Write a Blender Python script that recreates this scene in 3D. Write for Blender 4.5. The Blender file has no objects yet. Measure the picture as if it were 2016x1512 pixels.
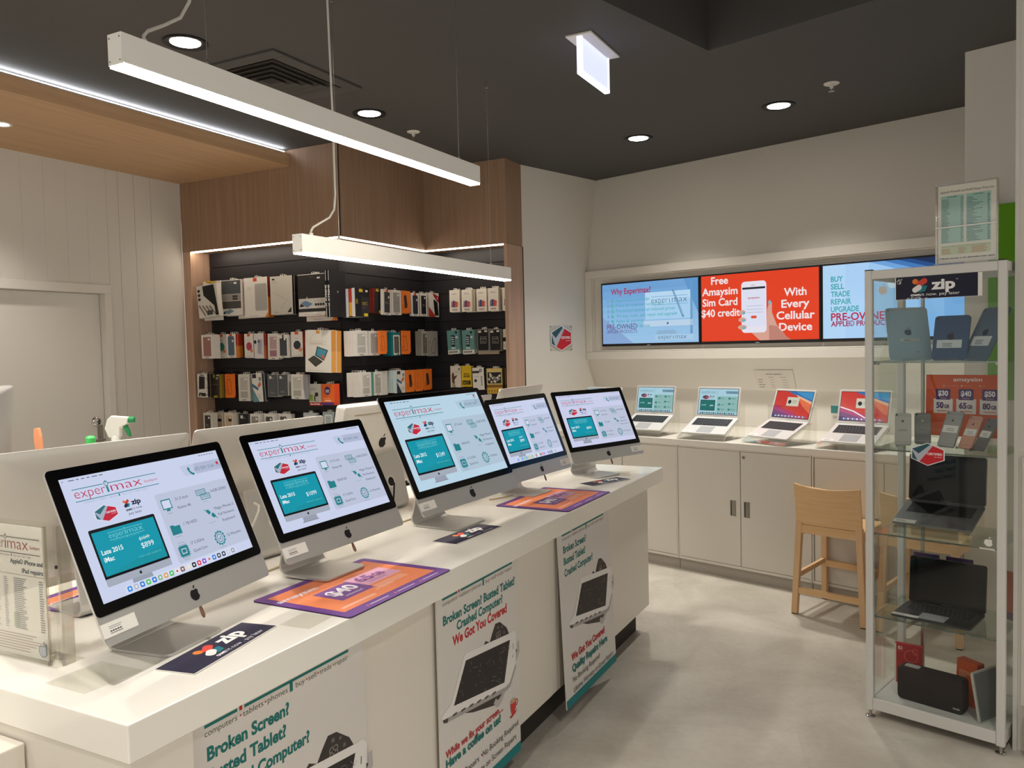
import bpy, math, random
from mathutils import Matrix, Vector

# ---------------------------------------------------------------- camera, world, exposure
SC = bpy.context.scene
COL = SC.collection
random.seed(7)
CAM_H = 1.52
cam_data = bpy.data.cameras.new('camera')
cam = bpy.data.objects.new('camera', cam_data)
COL.objects.link(cam)
cam_data.sensor_fit = 'HORIZONTAL'
cam_data.sensor_width = 36.0
cam_data.lens = 1591.754 / 2016.0 * 36.0
cam_data.clip_start = 0.05
_yaw, _pit, _rol = 0.480972468, 0.0461298936, -0.0233658981
_f = Vector((-math.sin(_yaw), math.cos(_yaw), 0)); _r = Vector((math.cos(_yaw), math.sin(_yaw), 0)); _u = Vector((0, 0, 1))
_f2 = _f * math.cos(_pit) - _u * math.sin(_pit); _u2 = _u * math.cos(_pit) + _f * math.sin(_pit)
_r3 = _r * math.cos(_rol) + _u2 * math.sin(_rol); _u3 = _u2 * math.cos(_rol) - _r * math.sin(_rol)
cm = Matrix.Identity(4)
for i in range(3):
    cm[i][0] = _r3[i]; cm[i][1] = _u3[i]; cm[i][2] = -_f2[i]; cm[i][3] = (0, 0, CAM_H)[i]
cam.matrix_world = cm
SC.camera = cam

world = bpy.data.worlds.new('world'); SC.world = world
world.use_nodes = True
_bg = world.node_tree.nodes['Background']
_bg.inputs[0].default_value = (1.0, 0.95, 0.88, 1)      # the bright mall behind the shopfront
_bg.inputs[1].default_value = 0.76
SC.view_settings.view_transform = 'Standard'
SC.view_settings.look = 'None'
SC.view_settings.gamma = 1.0
SC.view_settings.use_curve_mapping = False
SC.view_settings.exposure = 0.22

DOWNLIGHT_W = 24.0
PENDANT_E = 29.0
SCREEN_E = 0.80

# ---------------------------------------------------------------- helpers
PI = math.pi
TH = -0.286076724                      # the television wall is turned by this angle
TA = Vector((math.cos(TH), math.sin(TH), 0)); TB = Vector((-math.sin(TH), math.cos(TH), 0))
def TP(a, b, z=0.0): return TA * a + TB * b + Vector((0, 0, z))

def lin(c): return c / 12.92 if c <= 0.04045 else ((c + 0.055) / 1.055) ** 2.4
def hexc(h):
    h = h.lstrip('#')
    return tuple(lin(int(h[i:i + 2], 16) / 255) for i in (0, 2, 4)) + (1,)

MATS = {}
SPEC = {}                               # name -> (hex, roughness, metallic, specular)
def M(name):
    if name in MATS: return MATS[name]
    m = bpy.data.materials.new(name); m.use_nodes = True
    nt = m.node_tree; p = nt.nodes['Principled BSDF']
    if name.startswith('scr#'):
        p.inputs['Base Color'].default_value = (0.01, 0.01, 0.012, 1)
        p.inputs['Roughness'].default_value = 0.15
        p.inputs['Specular IOR Level'].default_value = 0.25
        p.inputs['Emission Color'].default_value = hexc(name[4:])
        p.inputs['Emission Strength'].default_value = SCREEN_E
    elif name.startswith('ink#'):
        p.inputs['Base Color'].default_value = hexc(name[4:])
        p.inputs['Roughness'].default_value = 0.5
        p.inputs['Specular IOR Level'].default_value = 0.3
    elif name.startswith('emi#'):
        col, st = name[4:].split('*')
        p.inputs['Base Color'].default_value = hexc(col)
        p.inputs['Emission Color'].default_value = hexc(col)
        p.inputs['Emission Strength'].default_value = float(st)
    elif name in CUSTOM:
        CUSTOM[name](m, nt, p)
    else:
        h, r, me, sp = SPEC[name]
        p.inputs['Base Color'].default_value = hexc(h)
        p.inputs['Roughness'].default_value = r
        p.inputs['Metallic'].default_value = me
        p.inputs['Specular IOR Level'].default_value = sp
    MATS[name] = m
    return m

SPEC.update({
    'white_slab': ('efebe2', 0.12, 0, 0.5), 'white_lam': ('ddd6ca', 0.4, 0, 0.4), 'white_paint': ('cfcbc3', 0.7, 0, 0.3),
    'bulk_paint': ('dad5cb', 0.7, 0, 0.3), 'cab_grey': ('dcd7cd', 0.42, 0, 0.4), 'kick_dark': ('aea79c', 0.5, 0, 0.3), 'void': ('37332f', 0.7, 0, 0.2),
    'alu_laptop': ('dbdad7', .36, .2, .5), 'alu': ('c9c7c3', 0.36, 0.55, 0.5), 'pend_white': ('faf8f2', .4, 0, .4), 'alu_paint': ('d6d4ce', 0.4, 0.1, 0.5), 'alu_back': ('d6d2ca', 0.38, 0.35, 0.5),
    'white_plastic': ('efece4', 0.22, 0, 0.5), 'black_gloss': ('050506', 0.12, 0, 0.22), 'black_plastic': ('121214', 0.45, 0, 0.4),
    'slat_black': ('222125', 0.42, 0, 0.35), 'chrome': ('d8d8d8', 0.12, 1, 0.5), 'steel_sat': ('a9a59d', 0.3, 0.9, 0.5),
    'paper': ('ebe8e1', 0.6, 0, 0.3), 'rubber': ('1b1a1a', 0.7, 0, 0.2), 'cable_white': ('cfcbc2', 0.5, 0, 0.3), 'cable_beige': ('b9a888', 0.5, 0, 0.3),
    'pcase_white': ('e4e0d8', 0.4, 0, 0.4), 'vent_grey': ('4a4845', 0.6, 0, 0.3), 'door_paint': ('d4d0c8', 0.5, 0, 0.4),
    'pink_tag': ('7d5a4c', 0.5, 0, 0.3), 'spk': ('2c2324', 0.75, 0, 0.25), 'green_plastic': ('1f8d4e', 0.35, 0, 0.5), 'lime': ('4fd26a', 0.35, 0, 0.5),
    'peach': ('ef9f74', 0.4, 0, 0.4), 'green_wall': ('5f9c0a', 0.6, 0, 0.3), 'pad_white': ('d9d7d2', 0.6, 0, 0.3), 'notice_film': ('d6d0c5', .5, 0, .4), 'coffer': ('4c4a48', 0.8, 0, 0.2),
})
def c_floor(m, nt, p):
    N = nt.nodes; L = nt.links
    tc = N.new('ShaderNodeTexCoord'); mp = N.new('ShaderNodeMapping'); mp.inputs['Rotation'].default_value = (0, 0, TH)
    L.new(tc.outputs['Object'], mp.inputs[0])
    n1 = N.new('ShaderNodeTexNoise'); n1.inputs['Scale'].default_value = 2.6; n1.inputs['Detail'].default_value = 6; n1.inputs['Distortion'].default_value = 0.6
    n2 = N.new('ShaderNodeTexNoise'); n2.inputs['Scale'].default_value = 34; n2.inputs['Detail'].default_value = 3
    L.new(mp.outputs[0], n1.inputs['Vector']); L.new(mp.outputs[0], n2.inputs['Vector'])
    br = N.new('ShaderNodeTexBrick'); br.inputs['Scale'].default_value = 1.0; br.inputs['Mortar Size'].default_value = 0.0012
    br.inputs['Brick Width'].default_value = 0.92; br.inputs['Row Height'].default_value = 0.46; br.inputs['Bias'].default_value = 0.0
    br.inputs['Color1'].default_value = (0.92, 0.92, 0.92, 1); br.inputs['Color2'].default_value = (1, 1, 1, 1); br.inputs['Mortar'].default_value = (0.86, 0.86, 0.86, 1)
    L.new(mp.outputs[0], br.inputs['Vector'])
    r = N.new('ShaderNodeValToRGB'); r.color_ramp.elements[0].position = 0.32; r.color_ramp.elements[1].position = 0.72
    r.color_ramp.elements[0].color = hexc('b9b2a5'); r.color_ramp.elements[1].color = hexc('d8d2c6')
    L.new(n1.outputs[0], r.inputs[0])
    mx = N.new('ShaderNodeMixRGB'); mx.blend_type = 'MULTIPLY'; mx.inputs[0].default_value = 1; L.new(r.outputs[0], mx.inputs[1]); L.new(br.outputs[0], mx.inputs[2])
    m2 = N.new('ShaderNodeMixRGB'); m2.blend_type = 'OVERLAY'; m2.inputs[0].default_value = 0.12; L.new(mx.outputs[0], m2.inputs[1]); L.new(n2.outputs[0], m2.inputs[2])
    L.new(m2.outputs[0], p.inputs['Base Color']); p.inputs['Roughness'].default_value = 0.38; p.inputs['Specular IOR Level'].default_value = 0.35
def wood(c1, c2, axis, scale=1.0, rough=0.5):
    def f(m, nt, p):
        N = nt.nodes; L = nt.links
        tc = N.new('ShaderNodeTexCoord'); mp = N.new('ShaderNodeMapping')
        s = [26 * scale] * 3; s[axis] = 0.9 * scale; mp.inputs['Scale'].default_value = s
        L.new(tc.outputs['Object'], mp.inputs[0])
        n = N.new('ShaderNodeTexNoise'); n.inputs['Scale'].default_value = 1.6; n.inputs['Detail'].default_value = 5; n.inputs['Roughness'].default_value = 0.65
        L.new(mp.outputs[0], n.inputs['Vector'])
        r = N.new('ShaderNodeValToRGB'); r.color_ramp.elements[0].position = 0.34; r.color_ramp.elements[1].position = 0.68
        r.color_ramp.elements[0].color = hexc(c1); r.color_ramp.elements[1].color = hexc(c2)
        L.new(n.outputs[0], r.inputs[0]); L.new(r.outputs[0], p.inputs['Base Color']); p.inputs['Roughness'].default_value = rough
        p.inputs['Specular IOR Level'].default_value = 0.3
    return f
def glassy(tint, rough, face=0.05, edge=0.45):
    def f(m, nt, p):
        N = nt.nodes; L = nt.links; N.remove(p)
        t = N.new('ShaderNodeBsdfTransparent'); t.inputs[0].default_value = hexc(tint)
        g = N.new('ShaderNodeBsdfGlossy'); g.inputs['Roughness'].default_value = rough; g.inputs[0].default_value = (1, 1, 1, 1)
        lw = N.new('ShaderNodeLayerWeight'); lw.inputs[0].default_value = 0.12
        mr = N.new('ShaderNodeMapRange'); mr.inputs[3].default_value = face; mr.inputs[4].default_value = edge
        L.new(lw.outputs['Fresnel'], mr.inputs[0])
        mx = N.new('ShaderNodeMixShader'); L.new(mr.outputs[0], mx.inputs[0]); L.new(t.outputs[0], mx.inputs[1]); L.new(g.outputs[0], mx.inputs[2])
        L.new(mx.outputs[0], N['Material Output'].inputs[0])
    return f
def c_ceil(m, nt, p):
    N = nt.nodes; L = nt.links
    tc = N.new('ShaderNodeTexCoord'); n = N.new('ShaderNodeTexNoise'); n.inputs['Scale'].default_value = 60
    L.new(tc.outputs['Object'], n.inputs['Vector'])
    r = N.new('ShaderNodeValToRGB'); r.color_ramp.elements[0].color = hexc('4b4948'); r.color_ramp.elements[1].color = hexc('504e4c')
    L.new(n.outputs[0], r.inputs[0]); L.new(r.outputs[0], p.inputs['Base Color']); p.inputs['Roughness'].default_value = 0.75; p.inputs['Specular IOR Level'].default_value = 0.25
CUSTOM = {'floor_vinyl': c_floor, 'ceiling_paint': c_ceil,
          'wood_wall': wood('8f725b', '9f826a', 2), 'wood_soffit': wood('b3906c', 'c29f7c', 1, 0.8), 'wood_post': wood('ae8f7a', 'bf9f88', 2),
          'wood_stool': wood('dcb37f', 'e6c093', 0, 1.3, 0.42), 'wood_leg': wood('d8b084', 'e2bc92', 2, 1.3, 0.42),
          'glass_pane': glassy('fbfdfc', 0.01, 0.012, 0.35), 'glass_shelf': glassy('f1f6f3', 0.02, 0.03, 0.45), 'glass_edge': glassy('6f9a86', 0.1, 0.15, 0.4),
          'film': glassy('fbfbf9', 0.05, 0.0, 0.12), 'acrylic': glassy('fbfbf9', 0.05, 0.035, 0.4), 'acrylic_edge': glassy('f0eee8', 0.15, 0.2, 0.6), 'clear_plastic': glassy('e6eaea', 0.08, 0.12, 0.5)}

class MB:
    """collects polygons; build() links them as ONE mesh object"""
    def __init__(s): s.v = []; s.f = []; s.m = []; s.mats = []
    def mi(s, n):
        if n not in s.mats: s.mats.append(n)
        return s.mats.index(n)
    def face(s, pts, m):
        b = len(s.v); s.v += [tuple(p) for p in pts]; s.f.append(tuple(range(b, b + len(pts)))); s.m.append(s.mi(m))
    def mesh(s, vs, fs, m, T=None):
        b = len(s.v); k = s.mi(m)
        s.v += [tuple(T @ Vector(p)) for p in vs] if T else [tuple(p) for p in vs]
        for f in fs: s.f.append(tuple(i + b for i in f)); s.m.append(k)
    def box(s, x0, x1, y0, y1, z0, z1, m, T=None):
        vs = [(x, y, z) for z in (z0, z1) for y in (y0, y1) for x in (x0, x1)]
        s.mesh(vs, [(0, 2, 3, 1), (4, 5, 7, 6), (0, 1, 5, 4), (2, 6, 7, 3), (0, 4, 6, 2), (1, 3, 7, 5)], m, T)
    def prism(s, poly, c0, c1, m, axis=2, T=None, cap=None):
        n = len(poly)
        def P(p, c): return {2: (p[0], p[1], c), 1: (p[0], c, p[1]), 0: (c, p[0], p[1])}[axis]
        vs = [P(p, c0) for p in poly] + [P(p, c1) for p in poly]
        s.mesh(vs, [(i, (i + 1) % n, n + (i + 1) % n, n + i) for i in range(n)] + [tuple(range(n - 1, -1, -1))], m, T)
        s.mesh(vs[n:], [tuple(range(n))], cap or m, T)
    def rings(s, rings, m, close=True, cap0=True, cap1=True, T=None):
        n = len(rings[0]); vs = [p for r in rings for p in r]; fs = []
        for k in range(len(rings) - 1):
            for i in range(n if close else n - 1):
                j = (i + 1) % n; fs.append((k * n + i, k * n + j, (k + 1) * n + j, (k + 1) * n + i))
        if cap0: fs.append(tuple(range(n - 1, -1, -1)))
        if cap1: fs.append(tuple((len(rings) - 1) * n + i for i in range(n)))
        s.mesh(vs, fs, m, T)
    def lathe(s, prof, m, n=24, T=None, cap=True):
        s.rings([[(r * math.cos(2 * PI * i / n), r * math.sin(2 * PI * i / n), z) for i in range(n)] for r, z in prof], m, cap0=cap, cap1=cap, T=T)
    def tube(s, pts, r, m, n=8, T=None):
        pts = [Vector(p) for p in pts]; rs = []
        ref = Vector((0, 0, 1)) if abs((pts[-1] - pts[0]).normalized().z) < 0.9 else Vector((1, 0, 0))
        for i, p in enumerate(pts):
            t = (pts[min(i + 1, len(pts) - 1)] - pts[max(i - 1, 0)]).normalized()
            a = t.cross(ref).normalized(); b = t.cross(a).normalized()
            rr = r[i] if isinstance(r, (list, tuple)) else r
            rs.append([p + (a * math.cos(2 * PI * k / n) + b * math.sin(2 * PI * k / n)) * rr for k in range(n)])
        s.rings(rs, m, T=T)
    def beam(s, p0, p1, w0, d0, w1, d1, m, up=(1, 0, 0)):
        """square tapered bar from p0 to p1"""
        p0 = Vector(p0); p1 = Vector(p1); t = (p1 - p0).normalized(); a = Vector(up); a = (a - t * a.dot(t)).normalized(); b = t.cross(a)
        rs = [[p + a * (w * sx) + b * (d * sy) for sx, sy in ((-.5, -.5), (.5, -.5), (.5, .5), (-.5, .5))] for p, w, d in ((p0, w0, d0), (p1, w1, d1))]
        s.rings(rs, m)
    def build(s, name, parent=None, loc=None, rz=None, mat=None, bevel=0, smooth=False, label=None, link=True):
        me = bpy.data.meshes.new(name); me.from_pydata(s.v, [], s.f)
        for n in s.mats: me.materials.append(M(n))
        me.polygons.foreach_set('material_index', s.m)
        if smooth: me.polygons.foreach_set('use_smooth', [True] * len(s.f))
        me.update()
        o = bpy.data.objects.new(name, me); COL.objects.link(o)
        if parent is not None: o.parent = parent
        if mat is not None: o.matrix_local = mat
        else:
            if loc is not None: o.location = loc
            if rz is not None: o.rotation_euler = (0, 0, rz)
        if bevel:
            b = o.modifiers.new('bevel', 'BEVEL'); b.width = bevel; b.segments = 2; b.limit_method = 'ANGLE'; b.angle_limit = math.radians(50)
        if smooth:
            w = o.modifiers.new('edges', 'EDGE_SPLIT'); w.split_angle = math.radians(40)
        if label: o['label'] = label
        return o

def tag(o, label, cat, group=None):
    o['label'] = label; o['category'] = cat
    if group: o['group'] = group
    return o
def struct(o): o['kind'] = 'structure'; return o
def thing(name, label, cat, loc=(0, 0, 0), rz=0.0, group=None, tilt=None):
    o = bpy.data.objects.new(name, None); COL.objects.link(o); o.empty_display_size = 0.05
    o.location = loc; o.rotation_euler = (0, 0, rz)
    if tilt is not None: o.rotation_euler = tilt
    return tag(o, label, cat, group)
def dup(root, loc, rz, label, group=None):
    r = root.copy(); COL.objects.link(r); r.location = loc; r.rotation_euler = (root.rotation_euler[0], root.rotation_euler[1], rz)
    r['label'] = label
    if group: r['group'] = group
    for ch in root.children:
        c = ch.copy(); COL.objects.link(c); c.parent = r
        for g in ch.children:
            d = g.copy(); COL.objects.link(d); d.parent = c
    return r

# ---- flat artwork: text and shapes on a plane
_TX = {}
def textmesh(st, bold):
    k = (st, bold)
    if k not in _TX:
        cu = bpy.data.curves.new('t', 'FONT'); cu.body = st; cu.size = 1; cu.resolution_u = 3; cu.fill_mode = 'FRONT'
        cu.offset = {0: 0.0, 1: 0.022, 2: 0.04, -1: -0.012}[int(bold)]
        ob = bpy.data.objects.new('t', cu); COL.objects.link(ob)
        dg = bpy.context.evaluated_depsgraph_get(); ev = ob.evaluated_get(dg); me = ev.to_mesh()
        vs = [(v.co.x, v.co.y) for v in me.vertices]; fs = [tuple(p.vertices) for p in me.polygons]
        ev.to_mesh_clear(); bpy.data.objects.remove(ob); bpy.data.curves.remove(cu)
        if not vs: vs = [(0, 0)]
        _TX[k] = (vs, fs, min(v[0] for v in vs), max(v[0] for v in vs))
    return _TX[k]
CAPH = None
def rr(x0, y0, x1, y1, r, n=5):
    out = []
    for cx, cy, a0 in ((x1 - r, y1 - r, 0), (x0 + r, y1 - r, 90), (x0 + r, y0 + r, 180), (x1 - r, y0 + r, 270)):
        for i in range(n + 1):
            a = math.radians(a0 + 90 * i / n); out.append((cx + r * math.cos(a), cy + r * math.sin(a)))
    return out
class Art:
    def __init__(s, mb, O, U, V, eps=0.00018, ink='ink', sx=1.0, sy=1.0):
        s.mb = mb; s.O = Vector(O); s.U = Vector(U); s.V = Vector(V); s.N = s.U.cross(s.V).normalized(); s.eps = eps; s.ink = ink; s.sx = sx; s.sy = sy
    def P(s, x, y, L): return s.O + s.U * (x * s.sx) + s.V * (y * s.sy) + s.N * (s.eps * L)
    def mat(s, m): return s.ink + m if m.startswith('#') else m
    def poly(s, pts, m, L=1):
        ar = sum(pts[i - 1][0] * pts[i][1] - pts[i][0] * pts[i - 1][1] for i in range(len(pts))) * (1 if s.sx * s.sy > 0 else -1)
        if ar < 0: pts = pts[::-1]
        s.mb.face([s.P(x, y, L) for x, y in pts], s.mat(m))
    def rect(s, x0, y0, x1, y1, m, L=1): s.poly([(x0, y0), (x1, y0), (x1, y1), (x0, y1)], m, L)
    def rrect(s, x0, y0, x1, y1, r, m, L=1):
        # corner radius is given in x units; keep it round on the surface
        k = abs(s.sx / s.sy); h = abs(y1 - y0); ya, yb = min(y0, y1), max(y0, y1)
        s.poly([(x, ya + (y) / 1.0 * k) for x, y in rr(x0, 0, x1, h / k, r)], m, L)
    def frame(s, x0, y0, x1, y1, t, m, L=1, r=0):
        k = abs(s.sx / s.sy); ya, yb = min(y0, y1), max(y0, y1); ty = t * k
        for q in ((x0, ya, x1, ya + ty), (x0, yb - ty, x1, yb), (x0, ya + ty, x0 + t, yb - ty), (x1 - t, ya + ty, x1, yb - ty)): s.rect(*q, m, L)
    def ell(s, cx, cy, rx, ry, m, L=1, n=20): s.poly([(cx + rx * math.cos(2 * PI * i / n), cy + ry * math.sin(2 * PI * i / n)) for i in range(n)], m, L)
    def ring(s, cx, cy, rx, ry, k, m, L=1, n=20):
        for i in range(n):
            a, b = 2 * PI * i / n, 2 * PI * (i + 1) / n
            s.poly([(cx + rx * math.cos(a), cy + ry * math.sin(a)), (cx + rx * math.cos(b), cy + ry * math.sin(b)), (cx + k * rx * math.cos(b), cy + k * ry * math.sin(b)), (cx + k * rx * math.cos(a), cy + k * ry * math.sin(a))], m, L)
    def line(s, x0, y0, x1, y1, t, m, L=1):
        k = abs(s.sx / s.sy); dx, dy = (x1 - x0), (y1 - y0) / k; l = math.hypot(dx, dy) or 1; nx, ny = -dy / l * t / 2, dx / l * t / 2 * k
        s.poly([(x0 - nx, y0 - ny), (x1 - nx, y1 - ny), (x1 + nx, y1 + ny), (x0 + nx, y0 + ny)], m, L)
    def loop(s, pts, t, m, L=1):
        for i in range(len(pts)): s.line(*pts[i - 1], *pts[i], t, m, L)
    def text(s, x, y, st, h, m, L=2, w=None, al='L', bold=0, rot=0.0):
        """baseline at (x, y); h = capital height in y units, w = wanted width in x units"""
        global CAPH
        if not st: return
        if CAPH is None:
            vs = textmesh('H', 0)[0]; CAPH = max(v[1] for v in vs)
        vs, fs, xa, xb = textmesh(st, bold)
        ky = h / CAPH; kx = (w / (xb - xa)) if w else abs(h * s.sy / s.sx) / CAPH
        off = {'L': -xa, 'C': -(xa + xb) / 2, 'R': -xb}[al]
        ca, sa = math.cos(rot), math.sin(rot); k = abs(s.sx / s.sy)
        out = []
        sg = 1 if s.sy > 0 else -1
        for vx, vy in vs:
            px, py = (vx + off) * kx, vy * ky
            if rot: px, py = px * ca - py / k * sa, (px * sa + py / k * ca) * k
            out.append(s.P(x + px, y + sg * py, L))
        s.mb.mesh(out, fs, s.mat(m))
    def dashes(s, x0, y0, x1, y1, rows, m, L=2, fill=0.45, seed=1, short=0.35, rag=True):
        """rows of unreadably small print as thin strokes"""
        rnd = random.Random(seed); st = (y1 - y0) / rows
        for i in range(rows):
            y = y0 + st * i; e = x1 if not rag else x0 + (x1 - x0) * (1 - short * rnd.random())
            s.rect(x0, y, e, y + st * fill, m, L)

def fruit_logo(a, cx, cy, h, m, L=2):
    """bitten fruit with a leaf; h = body height"""
    k = abs(a.sx / a.sy) * (1 if a.sy > 0 else -1)
    def S(p): return (cx + p[0] * h, cy + p[1] * h * k)
    body = []
    for i in range(36):
        t = 2 * PI * i / 36
        r = 0.5 * (1 + 0.05 * math.cos(2 * t))
        x, y = r * 0.92 * math.cos(t), r * math.sin(t)
        if abs(x) < 0.22 and y > 0: y -= 0.10 * math.cos(x / 0.22 * PI / 2)
        if abs(x) < 0.14 and y < 0: y += 0.05 * math.cos(x / 0.14 * PI / 2)
        if y < 0: x *= 1 - 0.28 * (y / 0.5) ** 2
        d = math.hypot(x - 0.56, y - 0.06)
        if d < 0.24: x, y = 0.56 + (x - 0.56) * 0.24 / d, 0.06 + (y - 0.06) * 0.24 / d
        body.append(S((x, y)))
    # fan around the centre keeps the concave outline right
    c = S((-0.05, 0))
    for i in range(36): a.poly([c, body[i], body[(i + 1) % 36]], m, L)
    a.poly([S(p) for p in ((0.0, 0.47), (0.02, 0.6), (0.1, 0.7), (0.2, 0.74), (0.19, 0.62), (0.11, 0.52))], m, L)

TEAL, RED, NAVY = '#17818a', '#c22a4a', '#1d2340'
def shop_logo(a, x0, y0, x1, y1, m1, m2, m3, L=2, south=True, tagline=True):
    """thin word between two rules with a power button over its i; y0 top rule, y1 bottom rule"""
    w = x1 - x0; h = y1 - y0; t = abs(h) * 0.06
    word = 0.80 if south else 0.985
    xi = x0 + w * (0.375 * word / 0.80)
    for y in (y0, y1):
        if y == y0:
            a.rect(x0, y - t / 2, xi - w * 0.03, y + t / 2, m2, L); a.rect(xi + w * 0.03, y - t / 2, x1, y + t / 2, m2, L)
        else: a.rect(x0, y - t / 2, x1, y + t / 2, m2, L)
    b = y1 - h * 0.25
    ww = w * word
    a.text(x0 + w * 0.01, b, 'exper', abs(h) * 0.76, m1, L, w=ww * 0.43, bold=-1)
    a.text(x0 + ww * 0.52, b, 'max', abs(h) * 0.76, m1, L, w=ww * 0.47, bold=-1)
    k = abs(a.sx / a.sy)
    xi = x0 + ww * 0.475
    a.rect(xi - w * 0.011, b, xi + w * 0.011, b - h * 0.52, m2, L)
    a.ring(xi, y0, w * 0.026, w * 0.026 * k, 0.72, m2, L, 14); a.line(xi, y0 - h * 0.02, xi, y0 - h * 0.26, w * 0.008, m2, L)
    if south: a.text(x0 + w * 0.825, b - h * 0.12, 'Southport', abs(h) * 0.2, m1, L, w=w * 0.175)
    if tagline:
        a.text(x0 + w * 0.08, y1 + h * 0.24, 'computers \u2022 tablets \u2022 phones', abs(h) * 0.13, m3, L, w=w * 0.38)
        a.rect(x0 + w * 0.475, y1 + h * 0.06, x0 + w * 0.49, y1 + h * 0.26, m2, L)
        a.text(x0 + w * 0.52, y1 + h * 0.24, 'buy \u2022 sell \u2022 trade \u2022 repair', abs(h) * 0.13, m3, L, w=w * 0.32)
def certified(a, cx, cy, rx, ry, L=1, ring=True, c=('#c8252f', '#2c5560', '#b9bcc6', '#f2f2f2')):
    """six sided badge, red right part, teal left part, silver tick"""
    hx = [(0, 1), (.95, .45), (.95, -.45), (0, -1), (-.95, -.45), (-.95, .45)]
    S = lambda p, k=1.0: (cx + p[0] * rx * k, cy + p[1] * ry * k)
    if ring: a.poly([S(p, 1.07) for p in hx], c[3], L)
    a.poly([S(p) for p in hx], c[2], L + 1)
    a.poly([S(p) for p in ((.32, .80), (.95, .45), (.95, -.45), (0, -1), (-.5, -.72))], c[0], L + 2)
    a.poly([S(p) for p in ((-.95, .45), (0, 1), (.15, .90), (-.55, .02))], c[1], L + 2)
    a.poly([S(p) for p in ((-.95, .30), (-.95, -.45), (-.62, -.64))], c[1], L + 2)
    a.text(cx + rx * .42, cy - ry * .05, 'CERTIFIED', abs(ry) * .2, c[3], L + 3, w=rx * .92, al='C', bold=1)
    a.text(cx + rx * .62, cy - ry * .25, 'pre-owned', abs(ry) * .1, c[3], L + 3, w=rx * .42, al='C')
def zmark(a, x, y, s, L=2, c=('#ee7f2d', '#d9483b', '#f4f1ee', '#1f7e8c')):
    """four petal mark: orange dot, red bar, white and teal petals; s = size in x units"""
    k = abs(a.sx / a.sy) * (1 if a.sy > 0 else -1)
    S = lambda p: (x + p[0] * s, y + p[1] * s * k)
    def cap(p0, p1, r, n=8):
        an = math.atan2(p1[1] - p0[1], p1[0] - p0[0]); out = []
        for i in range(n + 1): t = an - PI / 2 + PI * i / n; out.append((p1[0] + r * math.cos(t), p1[1] + r * math.sin(t)))
        for i in range(n + 1): t = an + PI / 2 + PI * i / n; out.append((p0[0] + r * math.cos(t), p0[1] + r * math.sin(t)))
        return [S(p) for p in out]
    a.poly(cap((-.3, .3), (-.299, .3), .2), c[0], L)
    a.poly(cap((.0, .12), (.32, .32), .2), c[1], L + 1)
    a.poly(cap((-.3, -.3), (-.05, -.14), .2), c[2], L + 2)
    a.poly([S(p) for p in ((.0, -.02), (.5, -.02), (.5, -.12), (.36, -.42), (.0, -.5), (-.08, -.45))], c[3], L)
# ================================================================ the room
CEIL = 2.935
mb = MB(); mb.box(-8.5, 3.2, -3.2, 8.6, -0.05, 0.0, 'floor_vinyl'); struct(mb.build('floor'))

# ceiling in the television wall's frame, with a raised recess
mb = MB(); z0, z1 = CEIL, CEIL + 0.06; A0, A1, B0, B1 = -8.6, 2.6, -3.4, 8.4; ha0, ha1, hb0, hb1, hz = -2.063, 1.3, 1.9, 3.571, 3.42
for q in ((A0, A1, hb1, B1), (A0, A1, B0, hb0), (A0, ha0, hb0, hb1), (ha1, A1, hb0, hb1)): mb.box(q[0], q[1], q[2], q[3], z0, z1, 'ceiling_paint')
mb.box(ha0 - .06, ha0, hb0, hb1, z1, hz, 'ceiling_paint'); mb.box(ha1, ha1 + .06, hb0, hb1, z1, hz, 'ceiling_paint')
mb.box(ha0 - .06, ha1 + .06, hb1, hb1 + .06, z1, hz, 'ceiling_paint'); mb.box(ha0 - .06, ha1 + .06, hb0 - .06, hb0, z1, hz, 'ceiling_paint')
mb.box(ha0 - .06, ha1 + .06, hb0 - .06, hb1 + .06, hz, hz + .05, 'ceiling_paint')
struct(mb.build('ceiling', rz=TH))

# left wall: upright boards with fine joints, door opening
XW = -5.122
mb = MB()
mb.box(XW - .12, XW - .004, 3.757, 4.39, 0, 2.823, 'white_paint'); mb.box(XW - .12, XW - .004, -3, 2.75, 0, 2.823, 'white_paint'); mb.box(XW - .12, XW - .004, 2.75, 3.757, 2.016, 2.823, 'white_paint')
ys = [4.39, 4.12, 3.98, 3.85, 3.757]
for i in range(4): mb.box(XW - .004, XW, ys[i + 1] + .0012, ys[i] - .0012, 0, 2.823, 'white_paint')
y = 3.757
while y > -3.0:
    w = 0.15; yn = y - w
    zlo = 2.016 if yn < 3.757 and y > 2.70 else 0
    mb.box(XW - .004, XW, yn + .0004, y - .0004, zlo, 2.823, 'white_paint'); y = yn
struct(mb.build('wall_left'))
mb = MB()      # architrave
mb.box(XW - .10, XW + .012, 3.706, 3.757, 0, 1.955, 'door_paint'); mb.box(XW - .10, XW + .012, 2.757, 3.757, 1.955, 2.016, 'door_paint'); mb.box(XW - .10, XW + .012, 2.706, 2.757, 0, 2.016, 'door_paint')
struct(mb.build('trim_1', bevel=.003))
mb = MB(); mb.box(XW - .09, XW - .05, 2.76, 3.703, 0.006, 1.952, 'door_paint'); door = struct(mb.build('door_1', bevel=.002))
mb = MB()
T = Matrix.Translation((XW - .05, 3.635, 1.067)) @ Matrix.Rotation(PI / 2, 4, 'Y')
mb.lathe([(.0, 0), (.034, 0), (.034, .006), (.028, .012), (.022, .014), (.022, .026), (.0, .028)], 'chrome', 24, T); mb.box(-.003, .003, -.012, .012, .028, .031, 'black_plastic', T)
mb.build('deadbolt', door, smooth=True)
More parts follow.
